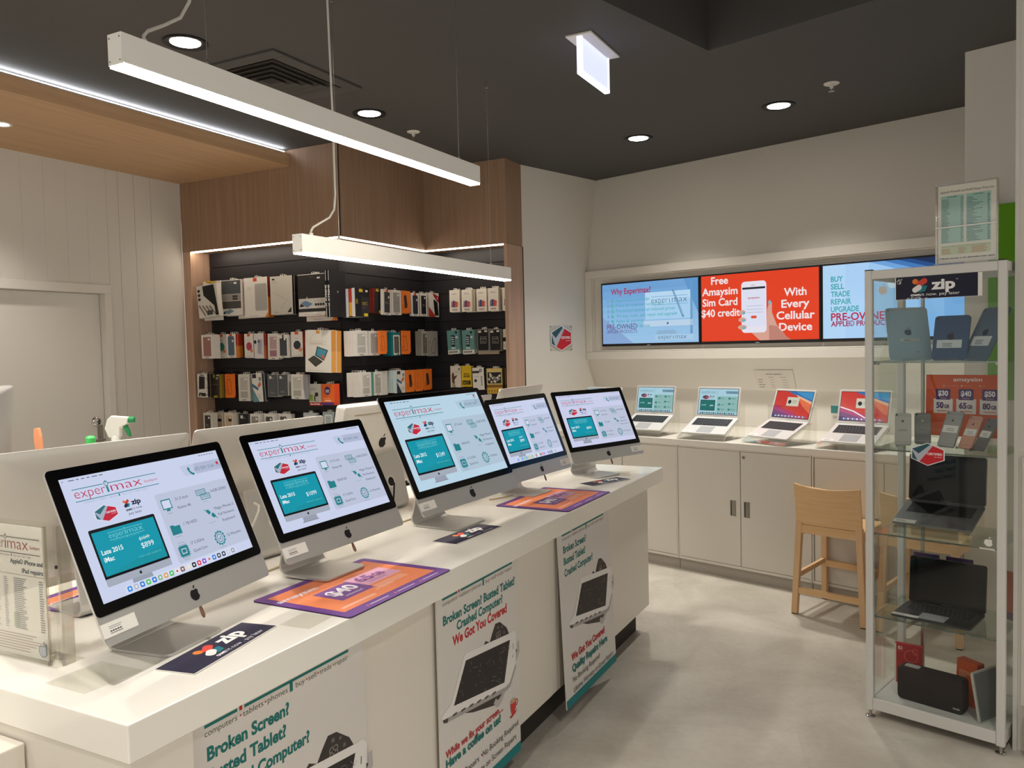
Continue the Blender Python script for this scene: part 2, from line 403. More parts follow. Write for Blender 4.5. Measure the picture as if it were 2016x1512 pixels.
mb = MB(); mb.box(XW - .05, XW - .044, 3.645, 3.685, .83, 1.04, 'steel_sat'); mb.tube([(XW - .046, 3.665, .94), (XW - .005, 3.665, .94), (XW + .003, 3.655, .94), (XW + .003, 3.545, .94)], .009, 'steel_sat', 10); mb.build('door_handle', door)

# timber ceiling drop over the service side
mb = MB(); mb.box(XW, -4.009, -3.0, 4.388, 2.823, 2.905, 'wood_soffit'); struct(mb.build('trim_2'))
mb = MB(); mb.box(-4.034, -4.012, -2.9, 4.36, 2.905, 2.913, 'alu'); ls = thing('led_strip', 'long cool white light strip along the top edge of the wooden ceiling drop', 'light strip', (0, 0, 0))
mb.build('channel', ls)
mb = MB(); mb.box(-4.030, -4.016, -2.9, 4.345, 2.9135, 2.9185, 'emi#f0f6ff*34'); mb.build('diffuser', ls)

# timber wall: stepped bulkhead over the accessory bay with posts at both ends
mb = MB()
plan = [(XW, 4.39), (-3.584, 4.39), (-3.584, 5.434), (-2.852, 5.434), (-2.852, 5.69), (-2.90, 5.86), (XW - .1, 5.86)]
mb.prism(plan, 2.300, CEIL, 'wood_wall')
mb.box(XW, -5.041, 4.391, 4.60, 0, 2.300, 'wood_post'); mb.box(-2.880, -2.852, 5.435, 5.69, 0, 2.300, 'wood_post')
mb.box(-3.5852, -3.583, 4.3885, 4.40, 2.30, CEIL, 'void')
mb.box(-2.8535, -2.8512, 5.434, 5.69, 2.299, 2.3015, 'void')
mb.prism([(XW, 4.5925), (-3.7715, 4.5925), (-3.7715, 5.6695), (-2.852, 5.6915), (-2.852, 5.86), (XW, 5.86)], 0, 2.2995, 'void')
struct(mb.build('wall_back'))
ls = thing('led_strip', 'warm white light strip under the stepped wooden bulkhead above the black slat panels', 'light strip', (0, 0, 0))
mb = MB()
for q in ((-5.03, -3.594, 4.394, 4.408), (-3.608, -3.594, 4.408, 5.438), (-3.608, -2.885, 5.438, 5.452)): mb.box(q[0], q[1], q[2], q[3], 2.291, 2.2995, 'emi#fff0dc*26')
mb.build('diffuser', ls)

# black slat panels
def slat(name_label, kind, q0, q1, c, th=.018):
    t = thing('slatwall_panel', name_label, 'slatwall', (0, 0, 0)); m = MB()
    def bx(u0, u1, d0, d1, z0, z1, mt):
        if kind == 'Y': m.box(u0, u1, c + d0, c + d1, z0, z1, mt)
        else: m.box(c - d1, c - d0, u0, u1, z0, z1, mt)
    bx(q0, q1, th - .006, th, 0.1, 2.299, 'void'); z = 2.299
    while z > 0.12:
        zn = max(z - .1125, .1); bx(q0, q1, 0, th - .0062, zn + .0055, z, 'slat_black'); z = zn
    m.build('slats', t); return t
s1 = slat('left black slat panel, between the wooden post and the outer corner', 'Y', -5.040, -3.752, 4.573)
s2 = slat('middle black slat panel, running back from the outer corner', 'X', 4.575, 5.648, -3.752)
s3 = slat('right black slat panel, beside the pale wooden end post', 'Y', -3.750, -2.882, 5.650)
mb = MB(); mb.box(-3.766, -3.748, 4.565, 4.583, .1, 2.299, 'black_plastic'); mb.build('corner_trim', s2)

# painted return wall and the television wall (profile leans out to the screen surround)
mb = MB(); mb.box(-4.45, -4.347, 4.657, 5.72, 0, CEIL, 'bulk_paint'); struct(mb.build('wall_middle', rz=TH))
prof = [(5.612, CEIL), (5.468, 2.142), (5.468, 1.393), (5.577, 1.156), (5.60, 1.156), (5.60, 0), (5.75, 0), (5.75, CEIL)]
mb = MB()
mb.prism([(p[0], p[1]) for p in prof], -4.346, -0.95, 'bulk_paint', axis=0)
struct(mb.build('wall_right', rz=TH))
mb = MB()      # stepped surround of the screens, open in the middle
def surround(a0, a1, z0, z1, w, b0, b1, m):
    mb.box(a0, a1, b0, b1, z1 - w, z1, m); mb.box(a0, a1, b0, b1, z0, z0 + w, m); mb.box(a0, a0 + w, b0, b1, z0 + w, z1 - w, m); mb.box(a1 - w, a1, b0, b1, z0 + w, z1 - w, m)
surround(-4.345, -1.15, 1.393, 2.142, .066, 5.428, 5.470, 'bulk_paint'); surround(-4.279, -1.216, 1.459, 2.076, .012, 5.446, 5.470, 'bulk_paint')
struct(mb.build('trim_3', rz=TH, bevel=.004))
mb = MB(); mb.box(-1.194, -0.40, 4.553, 5.74, 0, CEIL, 'bulk_paint'); struct(mb.build('wall_end', rz=TH))
mb = MB(); mb.box(-1.085, -0.60, 4.540, 4.5525, 1.2, 2.16, 'green_wall'); tag(mb.build('wall_poster', rz=TH), 'plain bright green panel on the far wall behind the price list', 'poster')
mb = MB(); mb.box(-1.093, -1.065, 4.47, 4.5525, 2.165, 2.20, 'black_plastic'); tag(mb.build('wall_bracket', rz=TH), 'small black bracket on the wall above the green panel', 'bracket')
mb = MB(); mb.box(-.712, -.10, 3.352, 3.9, 0, CEIL, 'bulk_paint'); mb.box(-.690, -.11, 3.345, 3.3525, .17, 1.083, 'bulk_paint'); mb.box(-.712, -.11, 3.345, 3.3525, 1.10, CEIL, 'bulk_paint')
struct(mb.build('wall_near', rz=TH, bevel=.002))
mb = MB(); mb.box(-.7135, -.700, 3.340, 3.3535, 0, CEIL, 'alu_paint'); struct(mb.build('trim_4', rz=TH))
mb = MB(); mb.box(-.668, -.60, 3.30, 3.345, .02, .17, 'alu_paint'); struct(mb.build('trim_5', rz=TH))

# ================================================================ ceiling fittings
def downlight(x, y, z, label, rim='black_plastic', watts=DOWNLIGHT_W, s=1.0, group=None):
    t = thing('downlight', label, 'ceiling light', (x, y, z), 0, group)
    m = MB(); m.lathe([(.098 * s, 0), (.098 * s, -.006), (.088 * s, -.008), (.070 * s, -.004), (.066 * s, -.001)], rim, 32, cap=False); m.build('rim', t, smooth=True)
    m = MB(); m.lathe([(.0, -.0005), (.064 * s, -.0005), (.066 * s, -.003), (.058 * s, -.0055), (.0, -.0065)], 'emi#fff6e8*18', 32); m.build('lamp', t, smooth=True)
    l = bpy.data.lights.new('downlight_beam', 'SPOT'); l.energy = watts * 6; l.spot_size = math.radians(104); l.spot_blend = 1.0; l.shadow_soft_size = .06; l.color = (1.0, .95, .875)
    lo = bpy.data.objects.new('downlight_beam', l); COL.objects.link(lo); lo.parent = t; lo.location = (0, 0, -.03)
downlight(-3.012, 2.646, CEIL, 'round black rimmed ceiling downlight just left of the vent')
downlight(-2.995, 3.975, CEIL, 'round black rimmed ceiling downlight behind the middle of the long hanging lamp')
downlight(-1.804, 5.426, CEIL, 'smaller looking ceiling downlight nearest the inner corner of the television wall', watts=DOWNLIGHT_W * .7)
downlight(-0.829, 5.151, CEIL, 'ceiling downlight in front of the television wall beside the right sprinkler', watts=DOWNLIGHT_W * .7)
downlight(-4.592, 2.736, 2.823, 'small white rimmed downlight in the underside of the wooden ceiling drop', 'white_paint', 9, .6)
# unseen downlights added to brighten island and aisle; left pair extends the visible row
for x, y, w in ((-3.0, 1.3, 1), (-3.0, -.2, 1), (-1.4, -.7, .8), (-1.1, .55, .75), (.55, 1.25, .9), (.9, -.4, 1.0)):
    downlight(x, y, CEIL, 'round black rimmed ceiling downlight added for light nearer the shopfront, out of view', group='added downlights out of view', watts=DOWNLIGHT_W * w)

t = thing('air_vent', 'square dark louvred air vent in the ceiling behind the long hanging lamp', 'vent', (-3.06, 3.235, CEIL))
m = MB()
for i, (r, zz, w) in enumerate(((.33, 0, .075),)):
    for q in ((-r, r, -r, -r + w), (-r, r, r - w, r), (-r, -r + w, -r + w, r - w), (r - w, r, -r + w, r - w)): m.box(q[0], q[1], q[2], q[3], -.012, 0, 'vent_grey')
m.build('frame', t, bevel=.003)
for i in range(5):
    r = .25 - i * .048; m = MB(); a = r; b = r - .05; z0, z1 = -.014, .028
    o = [(-a, -a, z0), (a, -a, z0), (a, a, z0), (-a, a, z0)]; n_ = [(-b, -b, z1), (b, -b, z1), (b, b, z1), (-b, b, z1)]
    m.rings([o, n_], 'vent_grey', cap0=False, cap1=False); m.build('louvre', t)
m = MB(); m.box(-.25, .25, -.25, .25, -.0015, -.0005, 'void'); m.build('duct', t)

t = thing('exit_sign', 'white blade sign hanging from a ceiling plate, glowing bluish white', 'sign', (-1.43, 3.655, CEIL))
m = MB(); m.box(-.064, .064, -.188, .188, -.010, 0, 'white_paint'); m.build('ceiling_plate', t, bevel=.003)
m = MB(); m.box(-.010, .010, -.165, .165, -.165, -.010, 'emi#c9cff6*0.95'); m.build('glowing_blade', t, bevel=.004)
m = MB(); m.box(-.013, .013, -.176, -.165, -.17, -.010, 'emi#e6e9ff*1.1'); m.box(-.013, .013, .165, .176, -.17, -.010, 'emi#e6e9ff*1.1'); m.box(-.013, .013, -.176, .176, -.178, -.166, 'emi#f2f3ff*1.25'); m.build('edge_frame', t)

def sprinkler(x, y, label):
    t = thing('sprinkler', label, 'sprinkler', (x, y, CEIL))
    m = MB(); m.lathe([(.042, 0), (.042, -.003), (.034, -.008), (.018, -.008)], 'white_paint', 24); m.build('rosette', t, smooth=True)
    m = MB(); m.lathe([(.010, -.006), (.010, -.028), (.004, -.03), (.004, -.042)], 'white_paint', 12); m.lathe([(.0, -.041), (.017, -.041), (.017, -.044), (.0, -.045)], 'chrome', 12); m.build('head', t)
sprinkler(-3.006, 4.455, 'ceiling sprinkler with white rosette above the wooden wall')
sprinkler(-0.501, 4.867, 'ceiling sprinkler with white rosette right of the downlights')

def pendant(xr, y0, y1, z0, z1, w, label, grip, wires, ztop, cab_pts):
    t = thing('pendant_lamp', label, 'hanging lamp', (xr - w / 2, (y0 + y1) / 2, z0))
    L = (y1 - y0) / 2; h = z1 - z0; x = w / 2
    m = MB(); m.prism([(-x, .006), (-x, h), (x, h), (x, .006), (x - .003, .006), (x - .003, h - .004), (-x + .003, h - .004), (-x + .003, .006)], -L + .003, L - .003, 'pend_white', axis=1)
    m.build('housing', t)
    for s in (-1, 1):
        m = MB(); m.box(-x, x, *sorted((s * L, s * (L - .003))), .003, h, 'pend_white')
        for px in (-x + .006, x - .006):
            for pz in (.012, h - .010): m.lathe([(.0, 0), (.0022, 0), (.0022, .001), (0, .0012)], 'steel_sat', 8, Matrix.Translation((px, s * L, pz)) @ Matrix.Rotation(-s * PI / 2, 4, 'X'))
        m.build('end_cap', t)
    m = MB(); m.box(-x + .001, x - .001, -L + .003, L - .003, -.001, .0075, 'emi#fff4e4*%.2f' % PENDANT_E); m.build('diffuser', t)
    for yw in wires:
        m = MB(); m.tube([(0, yw, h), (0, yw, ztop - z0)], .0013, 'steel_sat', 6); m.lathe([(.005, h), (.005, h + .014), (.002, h + .022)], 'steel_sat', 10, Matrix.Translation((0, yw, 0))); m.lathe([(.007, ztop - z0 - .035), (.007, ztop - z0)], 'steel_sat', 10, Matrix.Translation((0, yw, 0))); m.build('suspension_wire', t)
    m = MB(); m.tube([(0, grip + cx, h + cz) for cx, cz in cab_pts], .0042, 'cable_white', 8); m.lathe([(.008, h), (.008, h + .010), (.005, h + .013)], 'white_plastic', 12, Matrix.Translation((0, grip, 0))); m.build('power_cable', t, smooth=True)
cz = CEIL
pendant(-1.646, 1.264, 2.915, 2.186, 2.2605, .047, 'upper silver linear pendant lamp hanging over the near end of the island', -.745, (-.555, .70), cz,
        [(0, 0), (.0, .02), (.012, .035), (.06, .065), (.11, .10), (.14, .15), (.148, .22), (.15, .45), (.15, cz - 2.2605)])
pendant(-2.09, 2.338, 4.025, 1.888, 1.9605, .047, 'lower silver linear pendant lamp hanging in front of the black slat panels', -.765, (-.60, .655), cz,
        [(0, 0), (.0, .02), (.012, .035), (.06, .06), (.11, .085), (.14, .12), (.15, .18), (.15, .5), (.14, cz - 1.9605)])
# ================================================================ island counter
IZ = 0.859
t = thing('display_island', 'long glossy white display island with thick top carrying two rows of desktop computers', 'counter', (-1.76, 2.55, 0))
def isl(name, boxes, m, bevel=0.002, **k):
    b = MB()
    for q in boxes: b.box(q[0] + 1.76, q[1] + 1.76, q[2] - 2.55, q[3] - 2.55, q[4], q[5], m)
    return b.build(name, t, bevel=bevel, **k)
isl('countertop', [(-2.26, -1.278, .932, 4.165, .786, IZ)], 'white_slab', .0025)
isl('end_panel', [(-2.255, -1.280, .934, 1.075, 0, .786)], 'white_lam')
for y0, y1 in ((1.088, 1.662), (1.666, 2.246), (2.250, 2.836), (2.905, 3.48), (3.484, 4.06)):
    isl('door_panel', [(-1.350, -1.332, y0, y1, .142, .782)], 'white_lam', .0012)
isl('filler_panel', [(-1.350, -1.3335, 2.839, 2.902, .142, .784)], 'white_lam', .0012)
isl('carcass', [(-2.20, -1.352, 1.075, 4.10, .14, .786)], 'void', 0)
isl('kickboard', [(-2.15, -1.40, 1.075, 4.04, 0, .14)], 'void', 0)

t = thing('service_unit', 'low white lidded unit butting against the near end of the island', 'counter', (-2.1, .5, 0))
m = MB(); m.box(-.5, .515, -.6, .43, .695, .765, 'white_lam'); m.build('lid', t, bevel=.003)
m = MB(); m.box(-.49, .500, -.58, .425, .06, .685, 'white_lam'); m.build('body', t, bevel=.003)
m = MB(); m.box(-.48, .49, -.56, .42, .0, .7, 'void'); m.build('plinth', t)

# ================================================================ all-in-one computers
def S_(h): return 'scr' + h
def screen_page(a, d):
    """shop page shown on the sale computers; a is an Art with x, y in 0..1 from the top left"""
    R = a.rect
    R(0, 0, 1, 1, d.get('bg', '#ced6f1'), 0)
    for i, (x0, x1) in enumerate(((.012, .018), (.045, .075), (.085, .10), (.112, .13), (.142, .158), (.17, .20), (.21, .23))): R(x0, .018, x1, .026, '#6d7388', 1)
    for x0 in (.86, .88, .90, .92, .94, .96): R(x0, .018, x0 + .012, .026, '#6d7388', 1)
    shop_logo(a, .045, .098, .532, .197, RED, TEAL, '#9ba8c4', 1)
    # phone pill
    a.poly([(.70, .085), (1, .085), (1, .185), (.72, .185)], d.get('pill', '#b4bdd6'), 1); a.poly([(.70, .085), (.80, .085), (.80, .185), (.72, .185)], d.get('pill2', '#c2cae3'), 2)
    a.poly([(.748, .115), (.757, .105), (.764, .125), (.760, .14), (.772, .165), (.784, .17), (.786, .185), (.775, .192), (.758, .17), (.747, .135)], TEAL, 3)
    a.text(.795, .155, d.get('phone', '(07) 5591 5160'), .030, '#5a7f93', 3, w=.15)
    certified(a, .176, .335, .062, -.066, 1, c=('#c4263a', '#2c6e78', '#aab2c6', '#e7ebf8'))
    zmark(a, .300, .300, .036, 2, ('#e0772f', '#cf4338', '#1d2340', '#1f7e8c')); a.text(.327, .318, 'zip', .040, NAVY, 2, w=.058, bold=2)
    a.text(.285, .362, 'own', .022, NAVY, 2, w=.036, bold=2); a.text(.328, .362, 'it now,', .022, '#39405e', 2, w=.055); a.text(.293, .396, 'pay later', .022, '#39405e', 2, w=.078)
    # picture of a computer
    a.rrect(.050, .437, .432, .895, .008, '#a7aebd', 1); a.rrect(.050, .437, .432, .835, .008, '#0b0c10', 2); R(.050, .80, .432, .835, '#0b0c10', 2)
    R(.061, .462, .421, .815, '#0098ae', 3); a.poly([(.061, .815), (.421, .815), (.421, .70)], '#0592a2', 4)
    a.poly([(.185, .895), (.300, .895), (.303, .945), (.182, .945)], '#9aa2b2', 2); R(.172, .945, .313, .952, '#7d8494', 2)
    fruit_logo(a, .241, .866, .016, '#20232c', 3)
    shop_logo(a, .142, .492, .345, .552, '#7fd3d8', '#7fd3d8', '#57c0c6', 5, south=False)
    a.text(.078, .648, d['year'], .037, '#e9f6f8', 5, w=.118, bold=1); a.text(.078, .708, 'iMac', .037, '#e9f6f8', 5, w=.055, bold=1)
    if d.get('old'):
        a.text(.298, .622, d['old'], .030, '#bfe4e6', 5, w=.060); a.line(.294, .612, .362, .604, .003, '#bfe4e6', 6)
    a.text(.296 if len(d['price']) < 5 else .285, .688, d['price'], .044, '#f2fafb', 5, w=.075 if len(d['price']) < 5 else .088, bold=0); a.text(.262, .755, '(was with trade in)', .018, '#5fc3c9', 5, w=.135)
    # specification panel
    a.rrect(.474, .286, 1.0, .915, .012, d.get('panel', '#c0c8df'), 1)
    a.frame(.497, .345, .560, .435, .0055, TEAL, 3); R(.5025, .357, .5545, .425, '#d5dcf2', 3); a.poly([(.520, .435), (.538, .435), (.543, .452), (.515, .452)], TEAL, 3); R(.512, .470, .546, .476, '#8fb0bd', 3)
    tx = '#4c5166'
    a.text(.592, .378, d['inch'], .026, tx, 3, w=.090); a.text(.592, .457, d.get('ret', 'Retina 4K'), .026, tx, 3, w=.092)
    for j in range(2):
        y = .335 + j * .045; x = .742 + j * .022
        a.frame(x, y, x + .072, y + .055, .0035, TEAL, 3)
        for i in range(4): a.frame(x + .007 + i * .016, y + .014, x + .019 + i * .016, y + .038, .0022, TEAL, 3)
    R(.768, .452, .806, .457, '#8fb0bd', 3)
    a.text(.850, .387, '16GB DDR3', .026, tx, 3, w=.118)
    a.poly([(.498, .580), (.520, .580), (.527, .592), (.562, .592), (.562, .668), (.498, .668)], TEAL, 3); R(.508, .684, .552, .690, '#8fb0bd', 3)
    a.text(.588, .610, d['disk'], .026, tx, 3, w=.094)
    a.line(.755, .528, .775, .548, .004, TEAL, 3); a.poly([(.762, .545), (.782, .532), (.796, .566), (.778, .584)], TEAL, 3); a.poly([(.792, .588), (.808, .570), (.824, .606), (.812, .622), (.796, .612)], TEAL, 3); a.line(.814, .610, .832, .634, .004, TEAL, 3); R(.752, .655, .81, .660, '#8fb0bd', 3)
    for i, s in enumerate(d.get('mouse', ('Magic Mouse 2', 'Full Numeric', 'Keyboard'))): a.text(.905, .555 + i * .062, s, .026, tx, 3, w=(.150, .125, .095)[i] if not d.get('mouse') else None, al='C')
    a.rrect(.500, .775, .560, .868, .008, TEAL, 3); a.frame(.513, .797, .547, .846, .005, d.get('panel', '#c0c8df'), 4)
    for i in range(5):
        x = .508 + i * .011; R(x, .762, x + .004, .775, TEAL, 3); R(x, .868, x + .004, .881, TEAL, 3); y = .785 + i * .018; R(.494, y, .5, y + .006, TEAL, 3); R(.56, y, .566, y + .006, TEAL, 3)
    a.text(.508, .752, '4 Core', .016, '#7f92a8', 3, w=.042); R(.512, .892, .55, .898, '#8fb0bd', 3)
    a.text(.588, .790, d['cpu'], .026, tx, 3, w=.094); a.text(.588, .860, 'Quad-Core', .026, tx, 3, w=.098)
    k = 1.778
    a.ring(.792, .815, .034, .034 * k, .86, TEAL, 3); a.ring(.792, .815, .022, .022 * k, .84, TEAL, 3); a.line(.783, .815, .790, .828, .004, TEAL, 3); a.line(.790, .828, .803, .802, .004, TEAL, 3)
    for i in range(12): t_ = 2 * PI * i / 12; a.ell(.792 + .034 * math.cos(t_), .815 + .034 * k * math.sin(t_), .006, .006 * k, TEAL, 3, 8)
    R(.770, .898, .814, .904, '#8fb0bd', 3)
    a.text(.848, .824, d['war'], .026, tx, 3, w=.108 if len(d['war']) > 8 else .09)
    if d.get('dock'):
        a.rrect(.128, .930, .872, .992, .010, '#d7def4', 4)
        cs = ['#2f8fe8', '#b9bfcc', '#2d7fe6', '#4cc764', '#2277dd', '#8fb88a', '#e3a45c', '#45c45f', '#e8e9f0', '#8a5a3a', '#e7e3d2', '#15161b', '#e23b55', '#8a46d8', '#d9dde9', '#2b7de0', '#4a4e58', '#33405e', '#c9cedb', '#9aa2b0']
        for i, c in enumerate(cs):
            x = .140 + i * .0362 + (.006 if i > 9 else 0); a.rrect(x, .940, x + .026, .983, .006, c, 5)
            a.ell(x + .013, .961, .006, .0105, '#e9ecf7' if i not in (8, 14) else '#d8434f', 6, 10)
    if d.get('icons'):
        for i, (x, y) in enumerate(d['icons']): a.rrect(x, y, x + .018, y + .028, .003, ('#cc3344', '#9aa6bb')[i % 2], 3); R(x - .012, y + .036, x + .03, y + .043, '#93a0bd', 3)
def rrx(hw, z0, z1, r): return rr(-hw, z0, hw, z1, r)
def allinone(label, loc, az, tilt, zc, big, page=None, tagside='L', lock=True, back='alu_back', style='alu', zdy=-.0125):
    """local frame: screen faces -Y, foot centre at the origin"""
    t = thing('desktop_computer', label, 'computer', loc, az + PI / 2)
    if big: hw, zt, zch, zb, W, H, fw, fd = .325, .187, -.192, -.254, .5967, .3357, .205, .203
    else: hw, zt, zch, zb, W, H, fw, fd = .264, .157, -.157, -.217, .4766, .2681, .185, .175
    T = Matrix.Translation((0, zdy, zc)) @ Matrix.Rotation(-tilt, 4, 'X')
    # housing: thin rim that swells towards the middle of the back
    m = MB(); cz = (zt + zb) / 2
    def ring(k, y, kz=None):
        kz = kz or k; return [(x * k, y, cz + (z - cz) * kz) for x, z in rrx(hw, zb, zt, .012)]
    if style == 'plastic':
        m.rings([ring(.985, .0), ring(1, .006), ring(1, .030), ring(.985, .042), ring(.93, .047)], 'white_plastic')
        m.mesh([(-.20, .0475, zt - .035), (.20, .0475, zt - .035), (.20, .0475, zt - .039), (-.20, .0475, zt - .039)], [(3, 2, 1, 0)], 'cable_beige')
        m.mesh([(-.09, .0475, zb + .11), (.09, .0475, zb + .11), (.09, .0475, zb + .113), (-.09, .0475, zb + .113)], [(0, 1, 2, 3)], 'cable_beige')
    else:
        m.rings([ring(1, .0), ring(1, .0045), ring(.985, .007), ring(.90, .014), ring(.74, .022), ring(.52, .030), ring(.30, .034)], 'alu')
        # the back skin is painted by its own slot so it reads lighter than the polished rim
    head = m.build('housing', t, mat=T, smooth=True)
    if back != 'alu' and style != 'plastic' and not page:
        head.data.materials[0] = M(back)
    g = MB(); g.face([(x, -.0012, z) for x, z in rr(-hw + .0008, zch, hw - .0008, zt - .0008, .011)][::-1], 'black_gloss')
    g.prism([(x, z) for x, z in rr(-hw + .0008, zch, hw - .0008, zt - .0008, .011)], -.0010, .001, 'black_gloss', axis=1)
    scr = g.build('screen_glass', t, mat=T)
    if page:
        pm = MB(); a = Art(pm, (-W / 2, -.0016, H / 2), (1, 0, 0), (0, 0, 1), .0001, 'scr', W, -H); screen_page(a, page); pm.build('display', scr)
        lm = MB(); a = Art(lm, (0, -.0003, 0), (1, 0, 0), (0, 0, 1), .0002, 'ink'); fruit_logo(a, 0, (zch + zb) / 2 - .001, .030 if not big else .036, 'black_plastic', 1); lm.build('logo', t, mat=T)
        if tagside:
            w, h = .088, .029; x0 = -hw + .001 if tagside == 'L' else hw - .001 - w
            lm = MB(); z0_ = zch - .014 - h
            lm.box(x0, x0 + w, -.0008, -.0001, z0_, z0_ + h, 'paper'); a = Art(lm, (x0, -.0008, z0_), (1, 0, 0), (0, 0, 1), .0002, 'ink')
            a.rect(.018, .0195, .050, .0205, '#8a8a88', 1); a.rect(.018, .016, .047, .017, '#8a8a88', 1); a.dashes(.018, .006, .050, .0135, 2, '#3b3b3b', 1, .3, 3, .1)
            for i in range(5): a.rect(.019 + i * .006, .0105, .022 + i * .006, .0125, '#3b3b3b', 1)
            lm.build('price_label', t, mat=T, label='white price sticker')
        if lock:
            lm = MB(); lm.rings([[(.006 + .005 * math.cos(q) * r, .004 + .003 * r * math.sin(q), z) for q in [2 * PI * i / 8 for i in range(8)]] for z, r in ((zb + .004, .6), (zb - .008, 1.0), (zb - .020, 1.1), (zb - .027, .6))], 'pink_tag', T=T)
            lm.build('security_tag', t)
    else:
        lm = MB(); a = Art(lm, (0, .0345 if style != 'plastic' else .0476, cz + .02), (-1, 0, 0), (0, 0, 1), .0003, 'ink'); fruit_logo(a, 0, 0, .05, 'black_plastic', 1); lm.build('logo', t, mat=T)
    # bent foot
    fh = zc * .78
    pts = [(-fd / 2, .0035), (fd / 2 - .03, .0035), (fd / 2 - .012, .008), (fd / 2 - .002, .020), (fd / 2 - .001, .034), (.040, fh)]
    th = .0065; up, dn = [], []
    for i, p in enumerate(pts):
        q0 = Vector(pts[max(i - 1, 0)]); q1 = Vector(pts[min(i + 1, len(pts) - 1)]); d = (q1 - q0).normalized(); n = Vector((-d.y, d.x))
        up.append(Vector(p) + n * th / 2); dn.append(Vector(p) - n * th / 2)
    m = MB(); m.prism([tuple(p) for p in up[1:] + dn[1:][::-1]], -fw / 2, fw / 2, 'alu', axis=0)
    ro = .022; fp = [(fw / 2, fd / 2 - .03), (-fw / 2, fd / 2 - .03)] + [(-fw / 2 + ro - ro * math.cos(q), -fd / 2 + ro - ro * math.sin(q)) for q in [PI / 2 * k / 6 for k in range(7)]] + [(fw / 2 - ro + ro * math.sin(q), -fd / 2 + ro - ro * math.cos(q)) for q in [PI / 2 * k / 6 for k in range(7)]]
    m.prism(fp, .00025, .00675, 'alu')
    m.build('stand', t, bevel=.0015)
    if not page:
        m = MB(); a = Art(m, (0, fd / 2 + .001, 0), (-1, 0, 0), (0, 0, 1), .0003, 'ink')
        q = Vector((.040 - (fd / 2 - .001), fh - .034)); n = Vector((q.y, -q.x)).normalized()
        for k, rad, mt in ((1, .024, 'white_plastic'), (2, .019, 'black_plastic')):
            base = Vector((fd / 2 - .001, .034)) + q * .42 + n * (th / 2 + .0004 * k)
            m.face([(rad * math.cos(2 * PI * i / 20), base.x + rad * math.sin(2 * PI * i / 20) * q.normalized().x, base.y + rad * math.sin(2 * PI * i / 20) * q.normalized().y) for i in range(20)][::-1], mt)
        m.build('cable_hole', t)
    return t
D = math.radians
base = dict(year='Late 2015', cpu='i7 3.3GHz', war='12 Months', inch='21.5 inch')
allinone('nearest all-in-one computer on the island, its screen showing the price $899 under a struck-out price', (-1.576, 1.261, IZ), D(8.6), D(22.8), .287, False, dict(base, price='$899', old='$1049', disk='1 TB HDD', dock=1, inch='21.5 Inch', icons=((.965, .11),)), 'L')
allinone('second all-in-one computer on the island, its screen priced $1099, foot on the orange mat', (-1.613, 1.851, IZ + .004), 0, D(25.9), .291, False, dict(base, price='$1099', disk='500GB SSD'), 'L')
allinone('largest all-in-one computer, middle of the front row, its screen priced $1249', (-1.621, 2.571, IZ), D(-2.4), D(25), .326, True, dict(base, year='Late 2012', price='$1249', disk='500GB SSD', cpu='i5 3.2GHz', war='6 Months', inch='27 inch', ret='', bg='#bcd8ea', panel='#b3c8da', pill='#a9bfd2', pill2='#b4cbdd', phone='(07) 5591 5160', icons=((.94, .03), (.94, .09))), 'L', lock=False)
allinone('fourth all-in-one computer, half hidden behind the largest one, showing a row of dock icons', (-1.626, 3.235, IZ), D(-4.2), D(21.9), .290, False, dict(base, price='$899', old='$1049', disk='500GB SSD', dock=1, mouse=('Magic Mouse 2', 'Full Numeric')), 'R')
allinone('farthest all-in-one computer in the front row, standing at the far end of the island', (-1.520, 3.809, IZ), D(-20.4), D(24.4), .290, False, dict(base, price='$899', disk='1 TB HDD', bg='#cfd3f0', mouse=('Wireless', 'Keyboard &', 'Mouse Combo')), 'R')
# second row, turned away
allinone('silver back of a turned away computer directly behind the nearest computer', (-1.978, 1.375, IZ), D(173.2), D(19), .287, False)
allinone('pale back of a computer with a small triangular grille, behind the second computer', (-1.965, 1.950, IZ), D(175.4), D(19), .287, False, style='alu')
allinone('thick rounded white plastic computer turned away, left of the largest computer', (-2.05, 2.70, IZ), D(178), D(13), .300, False, style='plastic')
allinone('turned away computer, only a silver sliver showing behind the $1249 one', (-1.93, 3.13, IZ), D(178), D(19), .287, False)
allinone('computer turned away at the far end, its silver top rising behind the fourth computer', (-2.04, 3.945, IZ), D(180), D(21), .296, False)

